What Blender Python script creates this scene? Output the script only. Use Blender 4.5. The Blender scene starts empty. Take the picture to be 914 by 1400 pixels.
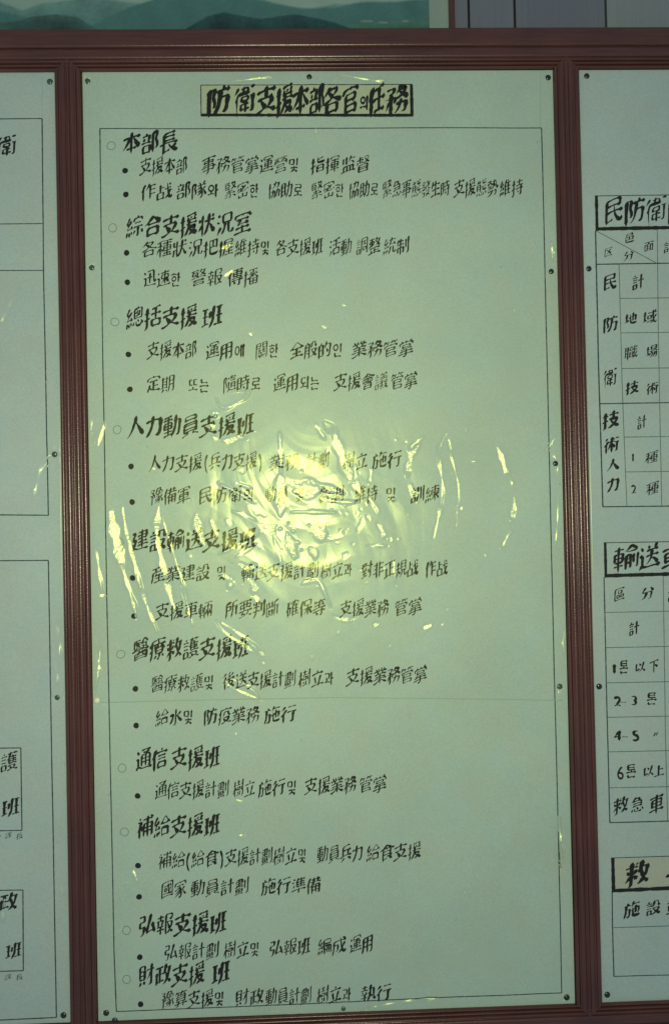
import bpy, math, random
import numpy as np

# ------------------------------------------------------------------ camera, light, exposure
C = bpy.context.scene.collection
SC = bpy.context.scene
F_PX = 1500.0                                     # focal length in pixels of the 914 x 1400 photograph
_ax, _ay, _az, _tx, _ty, _tz = (-0.01640810976940894, -0.03868588977353174, -0.01990843603178324,
                                -0.00953413604123393, 0.05104378323817865, 1.855443663273979)
def _rot(ax, ay, az):
    ca, sa, cb, sb, cc, sc = math.cos(ax), math.sin(ax), math.cos(ay), math.sin(ay), math.cos(az), math.sin(az)
    return (np.array([[cc,-sc,0],[sc,cc,0],[0,0,1]]) @ np.array([[cb,0,sb],[0,1,0],[-sb,0,cb]])
            @ np.array([[1,0,0],[0,ca,-sa],[0,sa,ca]]))
RC = _rot(_ax, _ay, _az)
CC = -RC.T @ np.array([_tx, _ty, _tz])            # camera in board axes (right, down, into the board)
CAM = np.array([CC[0], CC[2], -CC[1]])            # the same in world axes (board face is the plane y = 0, z up)
cam_d = bpy.data.cameras.new('camera'); cam = bpy.data.objects.new('camera', cam_d); C.objects.link(cam)
def _w(v): return (v[0], v[2], -v[1])
from mathutils import Matrix, Vector
_r, _u, _b = Vector(_w(RC[0])), -Vector(_w(RC[1])), -Vector(_w(RC[2]))
_m = Matrix((_r, _u, _b)).transposed().to_4x4(); _m.translation = Vector(CAM)
cam.matrix_world = _m
cam_d.sensor_fit = 'VERTICAL'; cam_d.sensor_height = 36.0; cam_d.sensor_width = 24.0
cam_d.lens = F_PX / 1400 * 36.0
cam_d.clip_end = 100
SC.camera = cam

world = bpy.data.worlds.new('World'); SC.world = world; world.use_nodes = True
bg = world.node_tree.nodes['Background']
bg.inputs[0].default_value = (0.56, 0.80, 1.0, 1); bg.inputs[1].default_value = 0.30   # dim cool room light

FLASH = CAM + np.array([0.004, -0.01, 0.066])     # the flash gun sits on top of the camera
fl = bpy.data.lights.new('flash', 'AREA'); fl.shape = 'DISK'; fl.size = 0.045; fl.spread = math.radians(125)
fl.energy = 12.5; fl.color = (1.0, 0.98, 0.64)
flo = bpy.data.objects.new('flash', fl); C.objects.link(flo)
flo.location = FLASH; flo.rotation_euler = (math.radians(90), 0, math.radians(1.5))

SC.view_settings.view_transform = 'Standard'; SC.view_settings.look = 'None'
SC.view_settings.exposure = 0; SC.view_settings.gamma = 1
SC.cycles.max_bounces = 4; SC.cycles.diffuse_bounces = 2; SC.cycles.glossy_bounces = 2
SC.cycles.sample_clamp_indirect = 2.0

rng = np.random.default_rng(7); random.seed(7)

def board(px, depth=0.0):
    """survey: photo pixel -> (x, z) on the plane y = depth"""
    px = np.atleast_2d(np.asarray(px, float))
    d = np.c_[(px[:,0]-457)/F_PX, (px[:,1]-700)/F_PX, np.ones(len(px))] @ RC
    s = (depth - CC[2]) / d[:,2]
    q = CC + d*s[:,None]
    return np.c_[q[:,0], -q[:,1]]
PXM = float(np.linalg.norm(board((500,700))-board((499,700))))   # metres per photo pixel

# ------------------------------------------------------------------ helpers
def tag(o, label=None, cat=None, group=None, kind=None):
    for k, v in (('label', label), ('category', cat), ('group', group), ('kind', kind)):
        if v: o[k] = v
    return o
def empty(name, loc=(0,0,0)):
    o = bpy.data.objects.new(name, None); o.location = loc; o.empty_display_size = .02; C.objects.link(o); return o
def mesh(name, V, Fc, mat, parent=None, smooth=False, normals=None):
    me = bpy.data.meshes.new(name)
    V = np.asarray(V, np.float32)
    if isinstance(Fc, np.ndarray):
        n = len(Fc); k = Fc.shape[1]
        me.vertices.add(len(V)); me.vertices.foreach_set('co', V.ravel())
        me.loops.add(n*k); me.loops.foreach_set('vertex_index', Fc.astype(np.int32).ravel())
        me.polygons.add(n); me.polygons.foreach_set('loop_start', np.arange(0, n*k, k, dtype=np.int32))
        me.update(calc_edges=True)
    else:
        me.from_pydata(V.tolist(), [], Fc); me.update()
    me.polygons.foreach_set('use_smooth', [bool(smooth)]*len(me.polygons))
    me.materials.append(mat)
    if normals is not None:
        me.normals_split_custom_set_from_vertices(normals.tolist())
    o = bpy.data.objects.new(name, me); C.objects.link(o)
    if parent is not None:
        o.parent = parent; o.matrix_parent_inverse = Matrix.Translation(-Vector(parent.location))
    return o
def box(x0, x1, y0, y1, z0, z1):
    V = [(x,y,z) for x in (x0,x1) for y in (y0,y1) for z in (z0,z1)]
    F = [(0,1,3,2),(4,6,7,5),(0,4,5,1),(2,3,7,6),(0,2,6,4),(1,5,7,3)]
    return V, F
def mat(name, col, rough=.5, spec=.5, **k):
    m = bpy.data.materials.new(name); m.use_nodes = True
    p = m.node_tree.nodes['Principled BSDF']
    p.inputs['Base Color'].default_value = (*col, 1); p.inputs['Roughness'].default_value = rough
    p.inputs['Specular IOR Level'].default_value = spec
    return m, m.node_tree, p
def node(nt, t, **k):
    n = nt.nodes.new(t)
    for a, b in k.items(): setattr(n, a, b)
    return n
def noise(nt, scale, detail=3, rough=.55, vec=None, sc=None):
    n = node(nt, 'ShaderNodeTexNoise'); n.inputs['Scale'].default_value = scale
    n.inputs['Detail'].default_value = detail; n.inputs['Roughness'].default_value = rough
    tc = node(nt, 'ShaderNodeTexCoord'); mp = node(nt, 'ShaderNodeMapping')
    nt.links.new(tc.outputs['Object'], mp.inputs['Vector']); nt.links.new(mp.outputs[0], n.inputs['Vector'])
    if sc: mp.inputs['Scale'].default_value = sc
    return n
def ramp(nt, fac, stops):
    r = node(nt, 'ShaderNodeValToRGB'); e = r.color_ramp.elements
    e[0].position, e[0].color = stops[0][0], (*stops[0][1], 1)
    e[1].position, e[1].color = stops[-1][0], (*stops[-1][1], 1)
    for p, c in stops[1:-1]:
        q = e.new(p); q.color = (*c, 1)
    nt.links.new(fac, r.inputs[0]); return r
def mul(nt, a, b, fac=1.0):
    m = node(nt, 'ShaderNodeMix', data_type='RGBA', blend_type='MULTIPLY'); m.inputs[0].default_value = fac
    nt.links.new(a, m.inputs[6]); nt.links.new(b, m.inputs[7]); return m.outputs[2]

# ------------------------------------------------------------------ materials
def film_coat(nt, p, bump=None, rough=.185, fac=.0098, rough2=.31, fac2=.0085):
    """glossy plastic over the print, yellow-green glare hue put into its gloss colour: a weak mirror-like layer that follows the wrinkles"""
    out = next(n for n in nt.nodes if n.type == 'OUTPUT_MATERIAL')
    g = node(nt, 'ShaderNodeBsdfGlossy'); g.inputs['Color'].default_value = (.92, 1, .36, 1); g.inputs['Roughness'].default_value = rough  # gloss colour tinted to the yellow-green of the flash glare
    if bump: nt.links.new(bump.outputs[0], g.inputs['Normal'])
    mx = node(nt, 'ShaderNodeMixShader'); mx.inputs[0].default_value = fac
    nt.links.new(p.outputs[0], mx.inputs[1]); nt.links.new(g.outputs[0], mx.inputs[2])
    g2 = node(nt, 'ShaderNodeBsdfGlossy'); g2.inputs['Color'].default_value = (.78, 1, .20, 1); g2.inputs['Roughness'].default_value = rough2
    if bump: nt.links.new(bump.outputs[0], g2.inputs['Normal'])
    m2 = node(nt, 'ShaderNodeMixShader'); m2.inputs[0].default_value = fac2
    nt.links.new(mx.outputs[0], m2.inputs[1]); nt.links.new(g2.outputs[0], m2.inputs[2]); nt.links.new(m2.outputs[0], out.inputs['Surface'])
def lies_flat(nt, p):
    """the paper itself lies flat against the board under its plastic"""
    c = node(nt, 'ShaderNodeCombineXYZ'); c.inputs[1].default_value = -1.0
    nt.links.new(c.outputs[0], p.inputs['Normal'])
def paper_mat(name, col):
    m, nt, p = mat(name, col, .55, .50)
    p.inputs['Specular Tint'].default_value = (.72, 1, .14, 1)
    a = noise(nt, 5, 4, .6); ra = ramp(nt, a.outputs[0], [(.3, tuple(c*.94 for c in col)), (.7, tuple(min(1,c*1.05) for c in col))])
    b = noise(nt, 420, 2, .7); rb = ramp(nt, b.outputs[0], [(.3, (.86,.865,.885)), (.7, (1.02,1.02,1.0))])
    c = noise(nt, 14, 3, .6); rc = ramp(nt, c.outputs[0], [(.32, (.95,.98,1.0)), (.5, (.98,.98,.96)), (.68, (1.0,.965,.93))])
    o1 = mul(nt, ra.outputs[0], rb.outputs[0]); o2 = mul(nt, o1, rc.outputs[0])
    # sparse little stains
    v = node(nt, 'ShaderNodeTexVoronoi'); v.inputs['Scale'].default_value = 16
    tc = node(nt, 'ShaderNodeTexCoord'); nt.links.new(tc.outputs['Object'], v.inputs['Vector'])
    rv = ramp(nt, v.outputs['Distance'], [(.018, (.68,.68,.64)), (.045, (1,1,1))])
    o3 = mul(nt, o2, rv.outputs[0], .55)
    nt.links.new(o3, p.inputs['Base Color'])
    bn = noise(nt, 260, 3, .6); bu = node(nt, 'ShaderNodeBump'); bu.inputs['Strength'].default_value = .35; bu.inputs['Distance'].default_value = .0001
    nt.links.new(bn.outputs[0], bu.inputs['Height']); film_coat(nt, p, bu); lies_flat(nt, p)
    return m
M_PAPER = paper_mat('laminated_paper', (.372, .450, .468))
M_PAPER_C = paper_mat('laminated_paper_centre', (.372, .468, .432))
M_PLATE = paper_mat('tan_strip', (.40, .455, .33))
M_PLATE_PINK = paper_mat('beige_strip', (.40, .415, .37))
def ink_mat(name, col, jitter=.5):
    m, nt, p = mat(name, col, .54, .12)
    p.inputs['Specular Tint'].default_value = (1, 1, .35, 1)
    n = noise(nt, 900, 3, .7); r = ramp(nt, n.outputs[0], [(.35, col), (.8, tuple(c*(2.4 if col[1] < .05 else 1.12) for c in col))])
    nt.links.new(r.outputs[0], p.inputs['Base Color']); film_coat(nt, p); lies_flat(nt, p)
    return m
M_INK = ink_mat('black_ink', (.008, .008, .014))
M_INK_GREY = ink_mat('thin_black_ink', (.035, .045, .05))
M_LINE = ink_mat('ruled_line_ink', (.022, .035, .045))
M_LINE_FINE = ink_mat('fine_ruled_line_ink', (.07, .12, .115))
M_PENCIL = ink_mat('pencil_line', (.27, .38, .32))
M_RING = ink_mat('ring_ink', (.10, .16, .125))
M_FOLD = ink_mat('fold_shade', (.25, .36, .27))

def wood(name, axis):
    m, nt, p = mat(name, (.09,.035,.032), .34, .55)
    sc = (1, 1, .05) if axis == 'z' else (.05, 1, 1)
    a = noise(nt, 240, 5, .65, sc=sc); ra = ramp(nt, a.outputs[0], [(.3, (.058,.021,.017)), (.55, (.081,.029,.024)), (.8, (.104,.040,.033))])
    b = noise(nt, 9, 3, .5); rb = ramp(nt, b.outputs[0], [(.3, (.8,.78,.8)), (.7, (1.1,1.05,1.05))])
    nt.links.new(mul(nt, ra.outputs[0], rb.outputs[0]), p.inputs['Base Color'])
    c = noise(nt, 330, 3, .7); rr = node(nt, 'ShaderNodeMapRange'); rr.inputs[3].default_value = .16; rr.inputs[4].default_value = .34
    nt.links.new(c.outputs[0], rr.inputs[0]); nt.links.new(rr.outputs[0], p.inputs['Roughness'])
    d = noise(nt, 380, 2, .6); bu = node(nt, 'ShaderNodeBump'); bu.inputs['Strength'].default_value = 1; bu.inputs['Distance'].default_value = .00016
    nt.links.new(d.outputs[0], bu.inputs['Height']); nt.links.new(bu.outputs[0], p.inputs['Normal'])
    return m
M_POST = wood('lacquered_wood_upright', 'z'); M_RAIL = wood('lacquered_wood_rail', 'x')
def panel_mat(name, c0, c1):
    m, nt, p = mat(name, c0, .45, .4)
    a = noise(nt, 260, 5, .7, sc=(1,1,.02)); r = ramp(nt, a.outputs[0], [(.3, c0), (.7, c1)])
    b = noise(nt, 7, 3, .5, sc=(1,1,.15)); rb = ramp(nt, b.outputs[0], [(.35, (.85,.86,.88)), (.65, (1.08,1.05,1.02))])
    nt.links.new(mul(nt, r.outputs[0], rb.outputs[0]), p.inputs['Base Color']); return m
M_PANEL = panel_mat('grey_veneer', (.115,.13,.17), (.135,.15,.19))
M_PANEL2 = panel_mat('pale_grey_veneer', (.17,.20,.22), (.20,.23,.25))
M_DARK = mat('dark_joint', (.012,.006,.010), .6)[0]
M_BACK = mat('backing_board', (.05,.035,.03), .8)[0]
M_PLASTER = panel_mat('old_plaster', (.20,.24,.22), (.24,.28,.25))
M_MARGIN = panel_mat('picture_margin', (.225,.30,.26), (.25,.325,.28))
M_TACK = mat('dark_tack', (.012,.02,.018), .22, .6)[0]
M_TACK_GREEN = mat('grey_green_tack', (.05,.085,.07), .2, .6)[0]
M_TACK_GLARE = mat('tack_painted_glare', (.66,.66,.50), .35, .5)[0]  # flash glare on the shiny head painted in as a cream base colour
M_PIN = mat('steel_pin', (.4,.4,.4), .3)[0]

# ------------------------------------------------------------------ wrinkled surface of the plastic film
def half_slope(x, z):
    """slope of the film that would mirror the flash into the lens at (x, z)"""
    P = np.stack([x, np.zeros_like(x), z], -1)
    V = CAM - P; V /= np.linalg.norm(V, axis=-1, keepdims=True)
    L = FLASH - P; L /= np.linalg.norm(L, axis=-1, keepdims=True)
    H = V + L
    return H[...,0]/H[...,1], H[...,2]/H[...,1]          # = -Hx/|Hy| (Hy < 0)

class Value:                                              # small value noise, sum of smooth random waves
    def __init__(s, n, wl, amp, seed):
        r = np.random.default_rng(seed); th = r.uniform(0, 2*np.pi, n); k = 2*np.pi/(wl*r.uniform(.6, 1.6, n))
        s.kx, s.kz, s.ph, s.a = k*np.cos(th), k*np.sin(th), r.uniform(0, 6.28, n), amp*wl/(2*np.pi)*np.sqrt(2/n)
    def __call__(s, x, z):
        o = np.zeros_like(x)
        for a, b, c in zip(s.kx, s.kz, s.ph): o += np.sin(a*x+b*z+c)
        return o*s.a

TACKS = [(69.5,113.5),(76,621.5),(79.5,953),(88,1386),(120.5,112.5),(422.5,107),(747.5,108),(126.5,367),(133.5,957),(146,1383),
         (469,1377),(773,1362),(752,372),(757.5,634),(763.5,938),(800,106),(803,368.5),(817,938),(828,1358)]
class Film:
    def __init__(s, x0, x1, z0, z1, step, streaks, centre=None, seed=1, und=.012):
        s.x0, s.z0, s.st = x0, z0, step
        s.nx = int(round((x1-x0)/step))+1; s.nz = int(round((z1-z0)/step))+1
        s.xs = np.linspace(x0, x1, s.nx); s.zs = np.linspace(z0, z1, s.nz)
        X, Z = np.meshgrid(s.xs, s.zs)
        h = Value(9, .18, und*1.5, seed)(X, Z) + Value(9, .05, und*.55, seed+1)(X, Z)
        if centre is not None:
            for (cx, cz, rx, rz, amp, wl) in centre:
                w = np.exp(-(((X-cx)/rx)**2+((Z-cz)/rz)**2)*1.1)
                sd = seed+int(abs(cx)*1000)%97+3
                wx_ = X+Value(6, wl*4, .45, sd)(X, Z); wz_ = Z+Value(6, wl*4, .45, sd+1)(X, Z)
                r = np.random.default_rng(sd); c = np.zeros_like(X)
                for i in range(9):
                    th = r.normal(.12, .30) if i % 4 else r.normal(1.5, .5)
                    L = wl*r.uniform(.8, 3.0); v = (wx_*math.cos(th)+wz_*math.sin(th))/L+r.uniform(0,1)
                    c += amp*L*(np.abs((v % 1.0)-.5)*2-.5)**2*r.choice([-1,1])*.45
                h += w*c
        for st in streaks:
            s.streak(h, X, Z, *st)
        for tx_, ty_ in TACKS:
            a, b = board((tx_, ty_))[0]; q = np.random.default_rng(int(tx_*7+ty_)).uniform(0, 6.28)
            rr = np.hypot(X-a, Z-b); th = np.arctan2(Z-b, X-a)
            h += -.0012*np.exp(-(rr/.007)**2)+.0011*np.exp(-rr/.016)*np.clip(rr/.006,0,1)*(np.cos(3*th+q)+.6*np.cos(5*th+2*q))
        # pinned flat at the border
        e = np.minimum(np.minimum(X-x0, x1-X), np.minimum(Z-z0, z1-Z))
        h *= np.clip((e+.003)/.010, 0, 1)
        h = np.maximum(h, -.0048)
        s.h = h
        s.hz, s.hx = np.gradient(h, s.zs, s.xs)
    def streak(s, h, X, Z, pts, w, k=1.0, tex=0.0):
        P = board(pts); w = w*PXM*1.12
        if len(P) == 1: P = np.vstack([P, P+[.0005, 0]])
        seg = np.linalg.norm(np.diff(P, axis=0), axis=1); L = np.r_[0, np.cumsum(seg)]
        # round the polyline
        n = max(4, int(L[-1]/.004)); t = np.linspace(0, L[-1], n)
        Q = np.c_[np.interp(t, L, P[:,0]), np.interp(t, L, P[:,1])]
        for _ in range(3):
            Q[1:-1] = (Q[:-2]+2*Q[1:-1]+Q[2:])/4
        m = w*1.9+.006
        i0 = np.searchsorted(s.xs, Q[:,0].min()-m); i1 = np.searchsorted(s.xs, Q[:,0].max()+m)
        j0 = np.searchsorted(s.zs, Q[:,1].min()-m); j1 = np.searchsorted(s.zs, Q[:,1].max()+m)
        if i1-i0 < 2 or j1-j0 < 2: return
        x = X[j0:j1, i0:i1]; z = Z[j0:j1, i0:i1]
        best = np.full(x.shape, 1e9); sg = np.zeros_like(x); sv = np.zeros_like(x); tx = np.zeros_like(x); tz = np.zeros_like(x)
        acc = 0
        for a, b in zip(Q[:-1], Q[1:]):
            d = b-a; l = np.hypot(*d)+1e-9; d = d/l
            u = np.clip((x-a[0])*d[0]+(z-a[1])*d[1], 0, l)
            dx, dz = x-a[0]-u*d[0], z-a[1]-u*d[1]
            D = np.hypot(dx, dz); mk = D < best
            best[mk] = D[mk]; sg[mk] = (dx*(-d[1])+dz*d[0])[mk]; sv[mk] = (acc+u)[mk]; tx[mk] = d[0]; tz[mk] = d[1]
            acc += l
        gx, gz = half_slope(x, z)
        # tapering ends
        taper = np.clip(np.minimum(sv, acc-sv)/max(w*1.6, min(.3*acc, .025)), 0, 1)**.6
        ww = w*(.35+.65*taper)*(1+.25*np.sin(sv*170+acc*90))
        q = best/ww
        W = np.where(q < .62, 1, np.where(q < 1.7, .5+.5*np.cos(np.pi*(q-.62)/1.08), 0))
        gn = -gx*tz+gz*tx; gt = gx*tx+gz*tz
        per = max(acc*1.15, .02) if acc < .12 else .085; ph = (sv/per+.5-.5*acc/per) % 1.0; saw = np.where(ph < .80, ph/.80, .5+.5*np.cos(np.pi*(ph-.8)/.2))-.5
        u_ = acc*997 % 6.28; tn = k*(1+.07*np.sin(sv*210+u_)+.05*np.sin(sv*520+2*u_+sg*900))
        h[j0:j1, i0:i1] *= 1-.85*W
        add = W*(gn*sg*tn + gt*tn*np.clip(saw*per*.80, -.03, .03))
        if True:
            add += W*Value(12, .006, .03+.06*tex, int(acc*1e4) % 977)(x, z)
        h[j0:j1, i0:i1] += add
    def at(s, x, z):
        fx = np.clip((x-s.x0)/s.st, 0, s.nx-1.001); fz = np.clip((z-s.z0)/s.st, 0, s.nz-1.001)
        fx = np.minimum((x-s.xs[0])/(s.xs[1]-s.xs[0]), s.nx-1.001); fx = np.maximum(fx, 0)
        fz = np.maximum(np.minimum((z-s.zs[0])/(s.zs[1]-s.zs[0]), s.nz-1.001), 0)
        i = fx.astype(int); j = fz.astype(int); u = fx-i; v = fz-j
        def S(A): return (A[j,i]*(1-u)+A[j,i+1]*u)*(1-v)+(A[j+1,i]*(1-u)+A[j+1,i+1]*u)*v
        return S(s.h), S(s.hx), S(s.hz)
    def lay(s, xz, lift):
        """drape flat print on the sheet: positions and normals"""
        h, hx, hz = s.at(xz[:,0], xz[:,1])
        V = np.c_[xz[:,0], -BASE-h-lift, xz[:,1]]
        N = np.c_[-hx, -np.ones(len(hx)), -hz]; N /= np.linalg.norm(N, axis=1, keepdims=True)
        return V, N
BASE = .006                                              # the sheets stand 4 mm off the backing board

def sheet_mesh(film, name, m, parent, edge=None):
    X, Z = np.meshgrid(film.xs, film.zs)
    V = np.c_[X.ravel(), (-BASE-film.h).ravel(), Z.ravel()]
    nx, nz = film.nx, film.nz
    a = (np.arange(nz-1)[:,None]*nx+np.arange(nx-1)[None]).ravel()
    Fq = np.c_[a, a+1, a+nx+1, a+nx]
    # back skin and rim: a sheet 0.5 mm thick
    rim = np.r_[np.arange(nx), np.arange(1,nz)*nx+nx-1, (nz-1)*nx+np.arange(nx-2,-1,-1), np.arange(nz-2,0,-1)*nx]
    B = V[rim].copy(); B[:,1] = -BASE+.0012
    n0 = len(V); k = len(rim)
    r = np.arange(k); r2 = (r+1) % k
    R = np.c_[rim[r], n0+r, n0+r2, rim[r2]]
    V = np.vstack([V, B])
    return mesh(name, V, np.vstack([Fq, R]), m, parent, smooth=True)

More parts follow.
